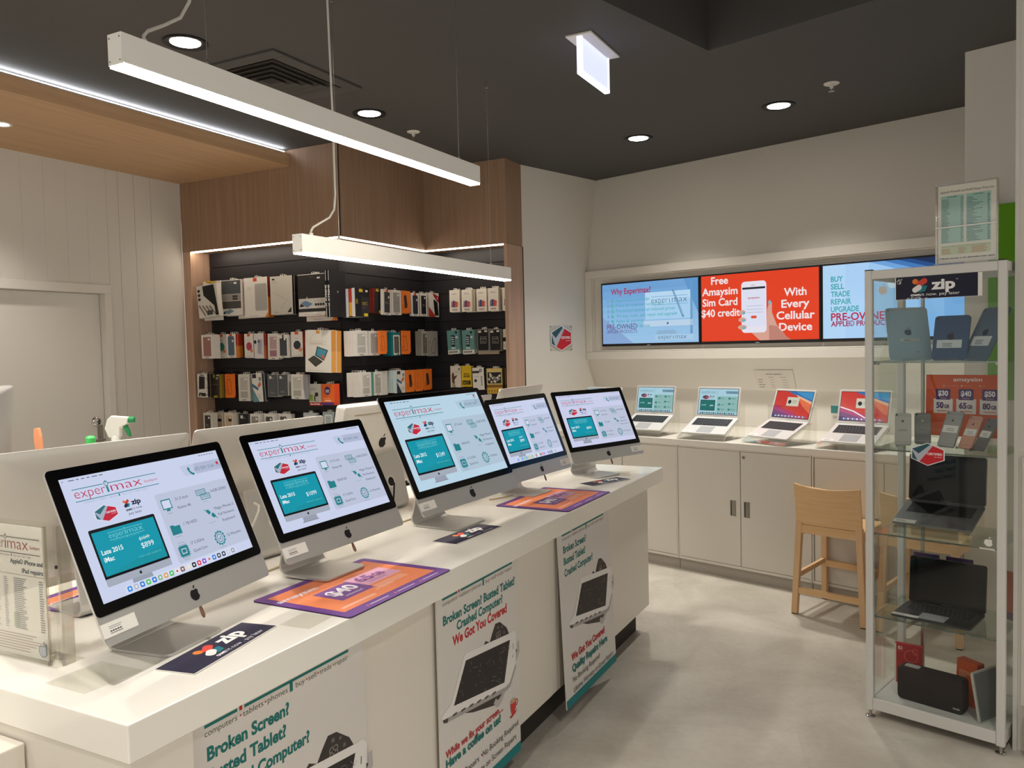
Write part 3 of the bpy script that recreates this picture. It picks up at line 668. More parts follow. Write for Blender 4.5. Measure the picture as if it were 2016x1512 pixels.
# ---- things lying on the island
def on(z=IZ): return z
def mat_sign(label, loc, rz, w=.470, h=.330):
    t = thing('counter_mat', label, 'counter mat', loc, rz)
    m = MB(); m.prism(rr(-w / 2, -h / 2, w / 2, h / 2, .012), 0, .003, 'ink#3a2350'); m.build('rubber_base', t)
    m = MB(); a = Art(m, (0, 0, .003), (1, 0, 0), (0, 1, 0), .0002, 'ink')
    a.poly(rr(-w / 2 + .001, -h / 2 + .001, w / 2 - .001, h / 2 - .001, .012), '#6d3d8e', 1); a.rect(-w / 2 + .028, -h / 2 + .040, w / 2 - .030, h / 2 - .028, '#ef8a5b', 2)
    a.text(-w / 2 + .012, h / 2 - .09, 'amaysim', .022, '#e9e2ee', 3, w=.15, bold=1, rot=0)
    a.rect(-.135, -.06, .005, .045, '#7b4f93', 3); a.text(-.065, -.02, '$40', .045, '#f3eef5', 4, w=.105, al='C', bold=2); a.text(-.065, -.045, 'unlimited', .010, '#f3eef5', 4, w=.07, al='C')
    a.rect(.005, -.035, .165, .055, '#e0a8c4', 3); a.text(.085, .000, '65', .040, '#8a5597', 4, w=.065, al='R', bold=2); a.text(.088, .000, 'GB', .026, '#8a5597', 4, w=.045, bold=2); a.dashes(.03, -.022, .15, -.006, 2, '#9a6aa6', 4, .35, 2)
    a.text(-.02, -.085, 'amaysim', .016, '#f7c8b0', 4, w=.08); a.dashes(.0, -.075, .15, -.045, 3, '#f9d3bd', 4, .35, 5, .1)
    for i in range(3): a.rect(-.13 + i * .12, -h / 2 + .018, -.05 + i * .12, -h / 2 + .021, '#e6dcee', 3); a.ell(-.14 + i * .12, -h / 2 + .0195, .004, .004, '#ef7a6b', 3, 10)
    a.rect(-.19, -.108, -.05, -.096, '#f4b89a', 4)
    m.build('print', t); return t
mat_sign('orange and purple counter mat under the foot of the $1099 computer', (-1.438, 1.786, IZ), PI / 2 - .005)
mat_sign('orange and purple counter mat between the $1249 computer and the far end', (-1.447, 3.150, IZ), PI / 2 - .005)
mat_sign('orange and purple counter mat behind the clear sign holder, under a turned away computer', (-2.055, 1.45, IZ), PI / 2 + .1, .34, .25)
def pay_card(label, loc, rz, w=.295, h=.099, curl=.004):
    t = thing('payment_card', label, 'sign card', loc, rz)
    m = MB(); m.box(-w / 2, w / 2, -h / 2, h / 2, .0005, .0030, 'paper')
    a = Art(m, (0, 0, .0030), (1, 0, 0), (0, 1, 0), .0002, 'ink'); a.rect(-w / 2, -h / 2 + .002, w / 2, h / 2, '#2b2942', 1)
    zmark(a, -.030, .006, .056, 2); a.text(.012, -.004, 'zip', .042, '#f6f4f2', 5, w=.080, bold=2)
    a.text(-.055, -.038, 'own', .013, '#f6f4f2', 5, w=.032, bold=2); a.text(-.018, -.038, 'it now . pay later', .013, '#e9e7ea', 5, w=.130)
    m.build('card', t); return t
pay_card('navy payment card lying beside the foot of the nearest computer', (-1.424, 1.279, IZ), PI / 2 + .18)
pay_card('navy payment card lying in front of the $1249 computer', (-1.462, 2.440, IZ), PI / 2 - .05)
pay_card('navy payment card lying at the foot of the farthest computer', (-1.400, 3.630, IZ), PI / 2 - .40, .26, .095)
def clear_sheet(label, pts, z=IZ):
    cx = sum(p[0] for p in pts) / 4; cy = sum(p[1] for p in pts) / 4
    m = MB(); m.prism([(p[0] - cx, p[1] - cy) for p in pts], .0004, .0018, 'film'); o = m.build('clear_sheet', loc=(cx, cy, z)); tag(o, label, 'plastic sheet'); return o
clear_sheet('small clear acrylic sheet lying on the island in front of the orange mat', [(-1.405, 1.445), (-1.318, 1.452), (-1.325, 1.545), (-1.412, 1.538)])
clear_sheet('clear acrylic sheet lying under the front of the nearest computer', [(-1.60, .985), (-1.475, .985), (-1.470, 1.115), (-1.60, 1.11)])
clear_sheet('clear acrylic sheet lying by the foot of the farthest computer', [(-1.48, 3.80), (-1.34, 3.83), (-1.40, 3.97), (-1.54, 3.94)])

# clear A4 sign holder at the near left corner
t = thing('sign_holder', 'clear acrylic sign holder with repair price list at the island near left corner', 'sign holder', (-1.79, 1.043, IZ), D(1.5))
m = MB(); w, h = .222, .300
m.box(-w / 2, w / 2, .000, .004, .002, h, 'acrylic'); m.build('front_pane', t)
m = MB(); m.box(-w / 2, w / 2, .030, .034, .002, h, 'acrylic'); m.build('back_pane', t)
m = MB(); m.box(w / 2 - .003, w / 2 + .002, -.001, .006, .0, h + .002, 'acrylic_edge'); m.box(w / 2 + .024, w / 2 + .030, .012, .040, .0, h + .002, 'acrylic_edge'); m.box(w / 2 + .002, w / 2 + .024, .020, .022, .0, h, 'acrylic'); m.build('side_edges', t)
m = MB(); m.box(-w / 2, w / 2 + .03, -.004, .06, 0, .003, 'acrylic'); m.build('base', t)
m = MB(); m.lathe([(.004, 0), (.004, .003), (0, .004)], 'black_plastic', 10, Matrix.Translation((w / 2 + .014, .018, .212)) @ Matrix.Rotation(PI / 2, 4, 'X')); m.build('screw', t)
m = MB(); m.box(-.105, .100, .008, .009, .006, .296, 'paper'); a = Art(m, (-.105, .0078, .006), (1, 0, 0), (0, 0, 1), .0002, 'ink')
a.poly([(.0, .285), (.03, .285), (.018, .262)], '#b03a50', 1)
shop_logo(a, -.0, .262, .19, .228, '#a8495a', '#7d7d7d', '#a9a9a9', 1)
a.text(.198, .205, 'Apple\u00ae iPhone and', .0095, '#55606b', 2, w=.112, al='R', bold=1); a.text(.198, .186, 'iPad repairs', .0095, '#55606b', 2, w=.072, al='R', bold=1); a.rect(0, .180, .205, .1808, '#777777', 2)
a.dashes(.005, .06, .045, .175, 26, '#9a9aa0', 2, .35, 1); a.dashes(.060, .06, .075, .175, 26, '#9a9aa0', 2, .35, 2); a.dashes(.095, .06, .140, .175, 26, '#8d8d94', 2, .4, 3); a.dashes(.182, .06, .198, .175, 22, '#84848c', 2, .45, 4)
a.rect(.090, .062, .110, .095, '#b9c3ad', 1); a.dashes(.0, .010, .198, .052, 7, '#b79a98', 2, .3, 6); m.build('price_list', t)
m = MB(); a = Art(m, (.093, -.0006, .030), (1, 0, 0), (0, 0, 1), .0002, 'ink'); fruit_logo(a, 0, 0, .030, '#6f7276', 1); fruit_logo(a, 0, 0, .026, '#a9aeb0', 2); m.build('logo_sticker', t)

# cables among the computers
def cable(label, pts, r, m):
    # smooth the path once
    P = [Vector(p) for p in pts]; Q = [P[0]]
    for i in range(len(P) - 1): Q += [P[i].lerp(P[i + 1], .25), P[i].lerp(P[i + 1], .75)]
    Q.append(P[-1]); b = MB(); b.tube(Q, r, m, 8); o = b.build('power_cable', smooth=True); tag(o, label, 'cable'); return o
cable('black power cable dropping through the foot of the thick white computer', [(-2.005, 2.69, 1.005), (-1.965, 2.70, .985), (-1.94, 2.66, .93), (-1.935, 2.64, IZ + .004), (-1.99, 2.60, IZ + .004), (-2.1, 2.52, IZ + .004)], .0035, 'rubber')
cable('beige cable running along the counter between the two computer rows', [(-1.80, 1.50, IZ + .004), (-1.77, 1.66, IZ + .004), (-1.79, 2.0, IZ + .004), (-1.77, 2.28, IZ + .004), (-1.80, 2.5, IZ + .004), (-1.78, 2.72, IZ + .004)], .003, 'cable_beige')
cable('white cable curling from the back of the computer behind the second one', [(-1.905, 1.87, 1.045), (-1.86, 1.85, 1.04), (-1.845, 1.80, .99), (-1.87, 1.76, .92), (-1.86, 1.72, IZ + .004), (-1.90, 1.60, IZ + .004)], .004, 'cable_white')
cable('brown cable coiled below the fourth computer', [(-1.70, 3.02, IZ + .004), (-1.66, 3.10, IZ + .004), (-1.64, 3.24, IZ + .004), (-1.68, 3.34, IZ + .004), (-1.74, 3.3, IZ + .004)], .003, 'cable_beige')

# ---- posters on the island front
def crack_phone(a, x, y, s, L=2):
    """cracked white phone over a dismantled one; x, y in metres, s = scale"""
    S = lambda p: (x + p[0] * s, y + (p[1] - .294) * s)
    Q = lambda *ps: [S(p) for p in ps]
    a.poly(Q((.09, .385), (.20, .345), (.36, .305), (.40, .312), (.525, .435), (.50, .45), (.30, .40)), '#3f3836', L)
    a.poly(Q((.335, .318), (.350, .298), (.372, .294), (.392, .303), (.532, .428), (.530, .470), (.515, .470), (.512, .440), (.388, .325), (.366, .318), (.350, .330)), '#b5b0ad', L + 1)
    a.poly(Q((.262, .497), (.250, .515), (.290, .548), (.318, .534), (.338, .560), (.360, .584), (.392, .580), (.440, .545), (.455, .520), (.40, .49)), '#3a3432', L)
    for p in ((.275, .515, .292, .526), (.300, .530, .312, .538), (.372, .560, .384, .570), (.400, .555, .410, .563), (.415, .530, .425, .540)): a.rect(*S(p[:2]), *S(p[2:]), '#6a625d', L + 1)
    for i in range(4): a.ring(*S((.372 + .014 * (i % 2), .530 + .012 * (i // 2))), .010 * s, .009 * s, .7, '#8a827d', L + 1, 10)
    a.poly(Q((.010, .408), (.018, .396), (.050, .392), (.420, .342), (.452, .346), (.500, .398), (.508, .500), (.492, .518), (.470, .517), (.165, .552), (.148, .545), (.066, .425)), '#e4e0dc', L + 2)
    a.poly(Q((.018, .396), (.050, .392), (.420, .342), (.452, .346), (.500, .398), (.502, .382), (.456, .330), (.424, .326), (.046, .378)), '#a6a19e', L + 2)
    a.poly(Q((.083, .414), (.161, .529), (.461, .495), (.413, .361)), '#2d2827', L + 3)
    rnd = random.Random(5)
    for i in range(34):
        u, v = rnd.random(), rnd.random(); px, py = .083 + .33 * u + .078 * v - .02 * u * v, .414 - .053 * u + .115 * v; an = rnd.random() * 6.28; l = .008 + .028 * rnd.random()
        e = (min(max(px + l * math.cos(an), .10), .44), min(max(py + l * .6 * math.sin(an), .39), .515)); a.line(*S((px, py)), *S(e), .0008 + .0006 * rnd.random(), '#8d8784', L + 4)
    for i in range(6): a.rect(*S((.075 + i * .050, .3835 - i * .0066)), *S((.100 + i * .050, .3895 - i * .0066)), '#4a4442', L + 4)
    a.poly(Q((.018, .396), (.050, .390), (.044, .378), (.024, .384)), '#4a4340', L + 4); a.line(*S((.482, .455)), *S((.484, .475)), .003, '#4a4442', L + 4); a.line(*S((.478, .425)), *S((.480, .435)), .003, '#4a4442', L + 4)
def cup(a, x, y, s, L=3):
    a.poly([(x - .62 * s, y - .52 * s), (x + .52 * s, y - .36 * s), (x + .7 * s, y - .26 * s), (x + .3 * s, y - .52 * s), (x - .3 * s, y - .66 * s)], '#b2332f', L)
    a.poly([(x - .42 * s, y + .42 * s), (x + .42 * s, y + .5 * s), (x + .34 * s, y - .2 * s), (x + .1 * s, y - .46 * s), (x - .2 * s, y - .48 * s), (x - .36 * s, y - .2 * s)], '#c63a36', L + 1)
    a.ring(x + .47 * s, y + .16 * s, .2 * s, .24 * s, .6, '#c63a36', L); a.ell(x, y + .45 * s, .42 * s, .17 * s, '#d9d2c8', L + 2); a.ell(x, y + .43 * s, .36 * s, .12 * s, '#a8764a', L + 3); a.ell(x, y + .43 * s, .2 * s, .07 * s, '#d8b68a', L + 4)
def poster(label, loc, kind, tilt=0.0, w=.560):
    t = thing('repair_poster', label, 'poster', loc, PI / 2, tilt=(tilt, 0, PI / 2))
    h = .712; m = MB(); m.box(-w / 2, w / 2, -.0025, .0025, -h, 0, 'ink#d6d1cb')
    Z = lambda z: z - .07
    a = Art(m, (-w / 2, -.0025, -h), (1, 0, 0), (0, 0, 1), .0002, 'ink'); g, r_, k_ = '#1a6f6b', '#b8262b', '#57524f'
    x0 = .032 if kind else .040
    a.rect(x0, Z(.757), x0 + .088, Z(.764), g, 1); a.rect(x0 + .108, Z(.757), x0 + .457, Z(.764), g, 1); a.rect(x0 + .094, Z(.756), x0 + .102, Z(.772), r_, 1)
    for q, x, ww, c in (('computers', 0, .087, k_), ('\u2022', .0945, None, r_), ('tablets', .103, .060, k_), ('\u2022', .167, None, r_), ('phones', .176, .063, k_), ('buy', .266, .030, k_), ('\u2022', .301, None, r_), ('sell', .309, .027, k_), ('\u2022', .341, None, r_), ('trade', .349, .043, k_), ('\u2022', .397, None, r_), ('repair', .405, .050, k_)):
        a.text(x0 + x, Z(.739), q, .0125, c, 1, w=ww)
    a.rect(x0 + .246, Z(.736), x0 + .256, Z(.757), g, 1)
    a.rect(0, 0, w, .036, '#17777a', 1)
    if kind == 0:
        for i, q in enumerate(('Broken Screen?', 'Busted Tablet?', 'Crashed Computer?')): a.text(.044, Z(.688 - i * .047), q, .027, g, 1, w=(.238, .226, .302)[i], bold=2)
        crack_phone(a, .050, Z(.288), 1.0); a.text(.066, Z(.245), 'We Got You Covered', .027, r_, 9, w=.366, bold=2); a.text(.068, Z(.199), 'Quality Repairs Here', .028, g, 9, w=.392, bold=2); a.text(.070, Z(.156), 'No Booking Required', .022, k_, 9, w=.29); a.text(.072, Z(.114), 'Lifetime Warranty on Screen Repairs', .022, k_, 9, w=.45)
    else:
        a.text(.033, Z(.680), 'Broken Screen? Busted Tablet?', .027, g, 1, w=.473, bold=2); a.text(.262, Z(.642), 'Crashed Computer?', .027, g, 1, w=.302, al='C', bold=2); a.text(.263, Z(.600), 'We Got You Covered', .029, r_, 1, w=.357, al='C', bold=2)
        crack_phone(a, -.002, Z(.294), 1.0); cup(a, .472, Z(.250), .052, 8)
        a.text(.027, Z(.270), 'While we fix your screen....', .023, r_, 9, w=.369, bold=1); a.text(.027, Z(.238), 'Have a coffee on us!', .026, g, 9, w=.350, bold=2)
        a.text(.040, Z(.172), 'Quality Repairs', .020, k_, 9, w=.185); a.text(.240, Z(.172), '\u2022', .022, r_, 9); a.text(.251, Z(.172), 'No Booking Required', .020, k_, 9, w=.255); a.text(.040, Z(.130), 'Lifetime Warranty on Screen Repairs', .020, k_, 9, w=.448)
    m.build('printed_board', t)
    for x in (-w / 2 + .03, w / 2 - .03):
        m = MB(); m.lathe([(.006, 0), (.006, .0015), (0, .002)], 'paper', 10, Matrix.Translation((x, -.0026, -.008)) @ Matrix.Rotation(PI / 2, 4, 'X')); m.build('fixing', t)
    return t
poster('nearest repair poster on the island front, cut off by the bottom of the photo', (-1.318, 1.372, .782), 0)
poster('middle repair poster on the island front, with the red coffee cup', (-1.318, 2.262, .782), 1, w=.525)
poster('farthest repair poster on the island front, its teal foot nearly touching the floor', (-1.318, 3.158, .782), 0, D(-2.2))
# ================================================================ bench under the televisions
BZ = .876
t = thing('worktop', 'long white worktop under the televisions carrying the laptops', 'worktop', TP(-2.7, 5.12), TH)
m = MB(); m.box(-1.645, 1.50, -.482, .478, .836, BZ, 'white_slab'); m.build('slab', t, bevel=.002)
def cabinet(label, a0, a1, doors, pulls, lock=None):
    c = (a0 + a1) / 2; b0 = 4.645
    t = thing('bench_cabinet', label, 'cabinet', TP(c, b0), TH)
    m = MB(); m.box(a0 - c + .0015, a1 - c - .0015, .0145, .90, .0755, .8345, 'cab_grey'); m.build('body', t)
    m = MB()
    for q in ((a0 - c + .001, a0 - c + .010, .071, .8355), (a1 - c - .010, a1 - c - .001, .071, .8355), (a0 - c + .0101, a1 - c - .0101, .826, .8355), (a0 - c + .0101, a1 - c - .0101, .071, .088)): m.box(q[0], q[1], .0, .014, q[2], q[3], 'cab_grey')
    m.build('face_frame', t, bevel=.0012)
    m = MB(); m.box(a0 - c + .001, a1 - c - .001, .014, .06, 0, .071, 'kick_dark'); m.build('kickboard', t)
    ds = []
    for d0, d1 in doors:
        m = MB(); m.box(d0 - c + .0015, d1 - c - .0015, .001, .0125, .0905, .8235, 'cab_grey'); ds.append(m.build('door', t, bevel=.001))
    for i, (p0, p1) in pulls:
        m = MB(); f = .004; x0, x1, z0, z1 = p0 - c, p1 - c, .409, .509
        m.box(x0, x1, -.0015, .0012, z0, z0 + f, 'steel_sat'); m.box(x0, x1, -.0015, .0012, z1 - f, z1, 'steel_sat'); m.box(x0, x0 + f, -.0015, .0012, z0, z1, 'steel_sat'); m.box(x1 - f, x1, -.0015, .0012, z0, z1, 'steel_sat')
        m.box(x0 + f, x1 - f, -.0006, .0008, z0 + f, z1 - f, 'steel_sat'); m.box(x0 + f, x0 + f + .006, -.0012, .0, z0 + f, z1 - f, 'void'); m.build('recessed_pull', ds[i])
    if lock:
        m = MB(); T = Matrix.Translation((lock[0] - c, .001, lock[1])) @ Matrix.Rotation(PI / 2, 4, 'X')
        m.lathe([(.011, 0), (.011, .003), (.008, .005), (0, .005)], 'steel_sat', 16, T); m.box(-.001, .001, -.005, .005, .005, .0055, 'black_plastic', T); m.build('lock', ds[1])
cabinet('grey white cupboard at the inner corner under the bench, partly behind the island', -4.340, -2.952, [(-4.33, -3.875), (-3.87, -3.412), (-3.408, -2.962)], [(1, (-3.94, -3.90)), (0, (-4.0, -3.96))])
cabinet('grey white two-door cupboard with recessed steel pulls and a lock', -2.950, -2.034, [(-2.942, -2.495), (-2.493, -2.042)], [(0, (-2.565, -2.526)), (1, (-2.470, -2.431))], (-2.470, .789))
cabinet('grey white cupboard behind the wooden stools', -2.032, -1.205, [(-2.016, -1.62), (-1.618, -1.22)], [(0, (-1.69, -1.65)), (1, (-1.59, -1.55))])

# ================================================================ televisions
def tv(label, a0, a1, z0, z1, art):
    c = (a0 + a1) / 2; t = thing('television', label, 'television', TP(c, 5.4515, (z0 + z1) / 2), TH)
    w, h = a1 - a0, z1 - z0
    m = MB(); m.box(-w / 2, w / 2, -.016, .014, -h / 2, h / 2, 'black_plastic'); bz = m.build('bezel', t, bevel=.002)
    m = MB(); W, H = w - .024, h - .034; a = Art(m, (-W / 2, -.0165, H / 2 + .004), (1, 0, 0), (0, 0, 1), .00025, 'scr', W, -H); art(a); m.build('display', t)
    m = MB(); m.box(-.015, .015, -.0168, -.016, -h / 2 + .004, -h / 2 + .008, 'alu'); m.build('maker_badge', t)
def tv_why(a):
    for i in range(8): a.rect(0, i / 8, 1, (i + 1) / 8 + .001, ('#6fa3d8', '#74a9dc', '#7db0e0', '#86b8e4', '#8cbce6', '#92c0e8', '#97c3e9', '#9bc6ea')[i], 0)
    a.poly([(.0, .55), (.34, 1), (0, 1)], '#88a9d6', 1); a.poly([(.86, 0), (1, 0), (1, .55)], '#5c97cf', 1)
    a.rect(.92, .05, .945, .95, '#6d9fca', 1)
    a.rect(.47, .18, .925, .62, '#a9d3f2', 1); a.poly([(.47, .18), (.925, .18), (.925, .30), (.47, .42)], '#b9dcf5', 2); a.rect(.45, .64, .945, .735, '#bcd6ec', 1); a.poly([(.60, .80), (.77, .80), (.79, .86), (.58, .86)], '#8fb4d3', 2)
    fruit_logo(a, .70, .69, .022, '#3c6a9a', 3)
    a.poly([(.745, .16), (.765, .17), (.865, .60), (.845, .60)], '#5a86ae', 4); a.poly([(.755, .18), (.762, .18), (.855, .57), (.848, .58)], '#8fb9dd', 5)
    a.text(.10, .175, 'Why Experimax?', .092, '#a3305c', 6, w=.43, bold=1)
    rows = ('Expert technical knowledge', 'Focus on customer satisfaction', 'Pre-owned devices at reduced prices', 'We buy, trade, sell, repair and upgrade', 'Sales & service', 'Warranty on all devices')
    for i, s in enumerate(rows):
        y = .30 + i * .087
        if i < 5: a.ell(.115, y - .018, .016, .028, '#35a7a5', 6, 12); a.line(.108, y - .015, .114, y - .008, .004, '#d8f0f0', 7); a.line(.114, y - .008, .124, y - .03, .004, '#d8f0f0', 7)
        a.text(.155, y, s, .052, '#49a8b6', 6, w=(.36, .50, .62, .64, .30, .36)[i])
        a.rrect(.055, y - .04, .075, y + .002, .004, '#7d9fcf', 5)
    a.text(.535, .36, 'exper', .10, '#3d6f93', 6, w=.17, bold=-1); a.text(.745, .36, 'max', .10, '#3d6f93', 6, w=.15, bold=-1); a.rect(.718, .30, .724, .36, '#3d6f93', 6); a.rect(.535, .255, .90, .262, '#6ba0c6', 6); a.rect(.535, .385, .90, .392, '#6ba0c6', 6)
    a.text(.05, .76, 'PRE-OWNED', .088, '#6f3f7c', 6, w=.33); a.text(.05, .825, 'APPLE\u00ae PRODUCTS', .055, '#5b4b86', 6, w=.33)
    a.rect(.57, .87, .95, .96, '#a8cdea', 5); a.text(.60, .94, 'exper', .075, '#4a6d93', 6, w=.14, bold=-1); a.text(.775, .94, 'max', .075, '#4a6d93', 6, w=.11, bold=-1); a.rect(.753, .89, .758, .94, '#4a6d93', 6)
def tv_sim(a):
    a.rect(0, 0, 1, 1, '#e6401c', 0)
    for i, (s, x, w) in enumerate((('Free', .17, .155), ('Amaysim', .17, .325), ('Sim Card', .17, .32), ('$40 credit', .175, .35))): a.text(x, .135 + i * .163, s, .108, '#f6e9ea', 3, w=w, al='C', bold=1)
    for i, (s, w) in enumerate((('With', .18), ('Every', .225), ('Cellular', .305), ('Device', .265))): a.text(.815, .375 + i * .165, s, .108, '#f6e9ea', 3, w=w, al='C', bold=1)
    # hand and phone
    sk, sd = '#d9a392', '#c08374'
    a.poly([(.585, .55), (.60, .47), (.625, .45), (.625, .60), (.665, .78), (.74, .95), (.78, 1), (.52, 1), (.46, .90), (.42, .83), (.45, .80), (.58, .80)], sk, 3)
    a.poly([(.60, .78), (.665, .80), (.74, .95), (.78, 1), (.60, 1)], sd, 4); a.ell(.607, .455, .012, .035, '#7fb7c0', 6, 14)
    a.rrect(.365, .13, .580, .885, .030, '#e9e6f2', 5); a.rect(.374, .215, .570, .790, '#dfe3f4', 6); a.rect(.374, .215, .570, .245, '#22242c', 7); a.rect(.45, .185, .485, .192, '#8d8d96', 7)
    a.text(.472, .385, 'amaysim', .026, '#c9435a', 8, w=.10, al='C', bold=1)
    for y in (.49, .54, .585): a.rect(.41, y, .55, y + .005, '#9aa0b4', 8)
    a.rrect(.448, .635, .496, .675, .008, '#e2502c', 8)
    for y, w in ((.58, .03), (.69, .035), (.80, .04)):
        a.ell(.372, y, w, .035, sk, 9, 14); a.ell(.385, y + .01, .014, .022, '#6fb0bb', 10, 12)
def tv_buy(a):
    for i in range(6): a.rect(i / 6, 0, (i + 1) / 6 + .001, 1, ('#b5d9fa', '#acd3f8', '#9fcbf4', '#8fc0f0', '#7db4ea', '#6ba8e2')[i], 0)
    a.poly([(.34, 0), (1, 0), (1, .50), (.7, .22)], '#6fa5dd', 1); a.poly([(.44, 0), (1, 0), (1, .42), (.72, .17)], '#3f78ba', 2); a.poly([(.53, 0), (1, 0), (1, .34), (.76, .13)], '#1d4c88', 3); a.poly([(.62, 0), (1, 0), (1, .26), (.8, .10)], '#0e2a52', 4)
    for i, (s, w) in enumerate((('BUY', .090), ('SELL', .098), ('TRADE', .140), ('REPAIR', .150), ('UPGRADE', .205))): a.text(.060, .225 + i * .103, s, .070, '#2fa4ac', 4, w=w, bold=1)
    a.text(.060, .755, 'PRE-OWNED', .098, '#b9234d', 4, w=.44, bold=1); a.text(.060, .835, 'APPLE\u00ae PRODUCTS', .068, '#a02454', 4, w=.44, bold=1)
    fruit_logo(a, .50, .30, .075, '#cfe6f6', 5)
tv('left television in the row, showing the pale blue why-list slide', -4.176, -3.240, 1.503, 2.028, tv_why)
tv('middle television in the row, showing the orange sim card offer', -3.236, -2.307, 1.503, 2.028, tv_sim)
tv('right television in the row, light blue buy and sell slide, partly behind the glass cabinet', -2.303, -1.374, 1.503, 2.028, tv_buy)

# notice under the screens and badge on the return wall
sl = math.atan2(5.577 - 5.468, 1.393 - 1.156)
t = thing('wall_notice', 'faint white paper notice with small print below the televisions', 'notice', TP(-2.692, 5.541 - .004, 1.235), TH, tilt=(sl, 0, TH))
m = MB(); m.box(-.15, .15, -.001, .001, -.08, .08, 'notice_film'); a = Art(m, (-.15, -.001, -.08), (1, 0, 0), (0, 0, 1), .0003, 'ink')
a.text(.15, .122, 'COMPUTER COMPARISON', .010, '#6b6862', 1, w=.125, al='C', bold=1); a.dashes(.105, .100, .15, .108, 1, '#8d8a84', 1); a.dashes(.195, .100, .245, .108, 1, '#8d8a84', 1)
for i in range(4): a.rect(.022, .018 + i * .02, .022 + (.04, .05, .03, .035)[i], .024 + i * .02, '#8d8a84', 1); a.rect(.115, .018 + i * .02, .145, .022 + i * .02, '#a9a6a0', 1); a.rect(.205, .018 + i * .02, .25, .022 + i * .02, '#a9a6a0', 1)
m.build('sheet', t)
t = thing('wall_badge', 'clear acrylic plate with a red and teal certified hexagon on the short return wall', 'sign', TP(-4.345, 5.101, 1.580), TH + PI / 2)
m = MB(); m.box(-.142, .142, -.006, -.003, -.105, .105, 'acrylic'); m.build('plate', t)
m = MB()
for x in (-.13, .13):
    for z in (-.095, .095): m.lathe([(.005, 0), (.005, .006), (0, .007)], 'steel_sat', 10, Matrix.Translation((x, -.001, z)) @ Matrix.Rotation(PI / 2, 4, 'X'))
m.build('standoff', t)
m = MB(); a = Art(m, (0, -.0063, 0), (1, 0, 0), (0, 0, 1), .0004, 'ink'); certified(a, 0, 0, .130, .098, 1); m.build('badge_print', t)

# ================================================================ laptops
def keys(a, x0, y0, x1, y1, body, L=2):
    a.rect(x0, y0, x1, y1, '#25262a' if body == 'dark' else '#6a6b70', L)
    kw = (x1 - x0) / 14; kh = (y1 - y0) / 6
    for r in range(6):
        if r == 0: segs = [(0, 1), (1, 4.5), (4.5, 9.5), (9.5, 10.5), (10.5, 14)] and [(i, i + 1) for i in range(14)]
        elif r == 5: segs = [(i, i + 1) for i in range(4)] + [(4, 9)] + [(i, i + 1) for i in range(9, 14)]
        else: segs = [(0, 1 + r * .2)] + [(1 + r * .2 + i, 2 + r * .2 + i) for i in range(int(12 - r * .3))] + [(1 + r * .2 + int(12 - r * .3), 14)]
        y = y1 - kh * (r + 1)
        for s0, s1 in segs: a.rect(x0 + s0 * kw + .0009, y + .001, x0 + s1 * kw - .0009, y + kh - .001, '#17181b', L + 1)
def laptop(label, loc, rz, w, d, pitch, lean, page, body='alu_laptop', lidh=None, group=None, stand_h=None, sticker=True):
    """origin = middle of the hinge at the base's underside; screen faces -Y"""
    lidh = lidh or d * .94
    t = thing('laptop', label, 'laptop', loc, rz, group, tilt=(pitch, 0, rz))
    m = MB(); m.prism(rr(-w / 2, -d, w / 2, 0, .010), .0, .009, body, T=None); base = m.build('base', t, bevel=.002)
    m = MB(); a = Art(m, (-w / 2, -d, .0091), (1, 0, 0), (0, 1, 0), .0002, 'ink'); keys(a, w * .085, d * .47, w * .915, d * .90, 'dark' if body == 'space_grey' else 'light'); m.build('keyboard', base)
    m = MB(); a = Art(m, (-w / 2, -d, .0091), (1, 0, 0), (0, 1, 0), .0002, 'ink'); a.rrect(w * .33, d * .05, w * .67, d * .42, .004, '#a9aaac' if body != 'space_grey' else '#6a6b6e', 1); m.build('trackpad', base)
    T = Matrix.Translation((0, .001, .008)) @ Matrix.Rotation(-(lean + pitch), 4, 'X')
    m = MB(); m.prism([(x, z) for x, z in rr(-w / 2, .0, w / 2, lidh, .010)], .0, .006, body, axis=1); lid = m.build('lid', t, mat=T, bevel=.0015)
    m = MB(); a = Art(m, (-w / 2, -.0003, 0), (1, 0, 0), (0, 0, 1), .0002, 'ink')
    bz = '#c9c9cb' if body == 'alu_laptop' else '#060607'
    if body == 'alu_laptop': a.rect(.012, .016, w - .012, lidh - .012, '#101114', 1); a.text(w / 2, .005, 'MacBook Air', .005, '#77787c', 2, al='C')
    else: a.rrect(.002, .002, w - .002, lidh - .002, .008, 'black_gloss', 1); a.text(w / 2, .005, 'MacBook Pro', .005, '#5d5e62', 2, al='C')
    if page:
        W, H = w - .030, lidh - .034
        b = Art(m, (-w / 2 + .015, -.0008, lidh - .015), (1, 0, 0), (0, 0, 1), .0001, 'scr', W, -H); page(b)
    m.build('screen', lid)
    if sticker:
        m = MB(); s = (.006, .08) if sticker is True else sticker
        m.box(-w / 2 + s[0], -w / 2 + s[1], -d + .004, -d + .030, .0092, .0098, 'paper'); a = Art(m, (-w / 2 + s[0], -d + .004, .0098), (1, 0, 0), (0, 1, 0), .0002, 'ink'); a.dashes(.012, .006, .05, .020, 3, '#8a8a88', 1, .35, 4); m.build('price_label', t, label='white price sticker')
    return t
SPEC['space_grey'] = ('7d7e80', .38, .5, .5); SPEC['space_dark'] = ('3c3c3d', .4, .4, .5)
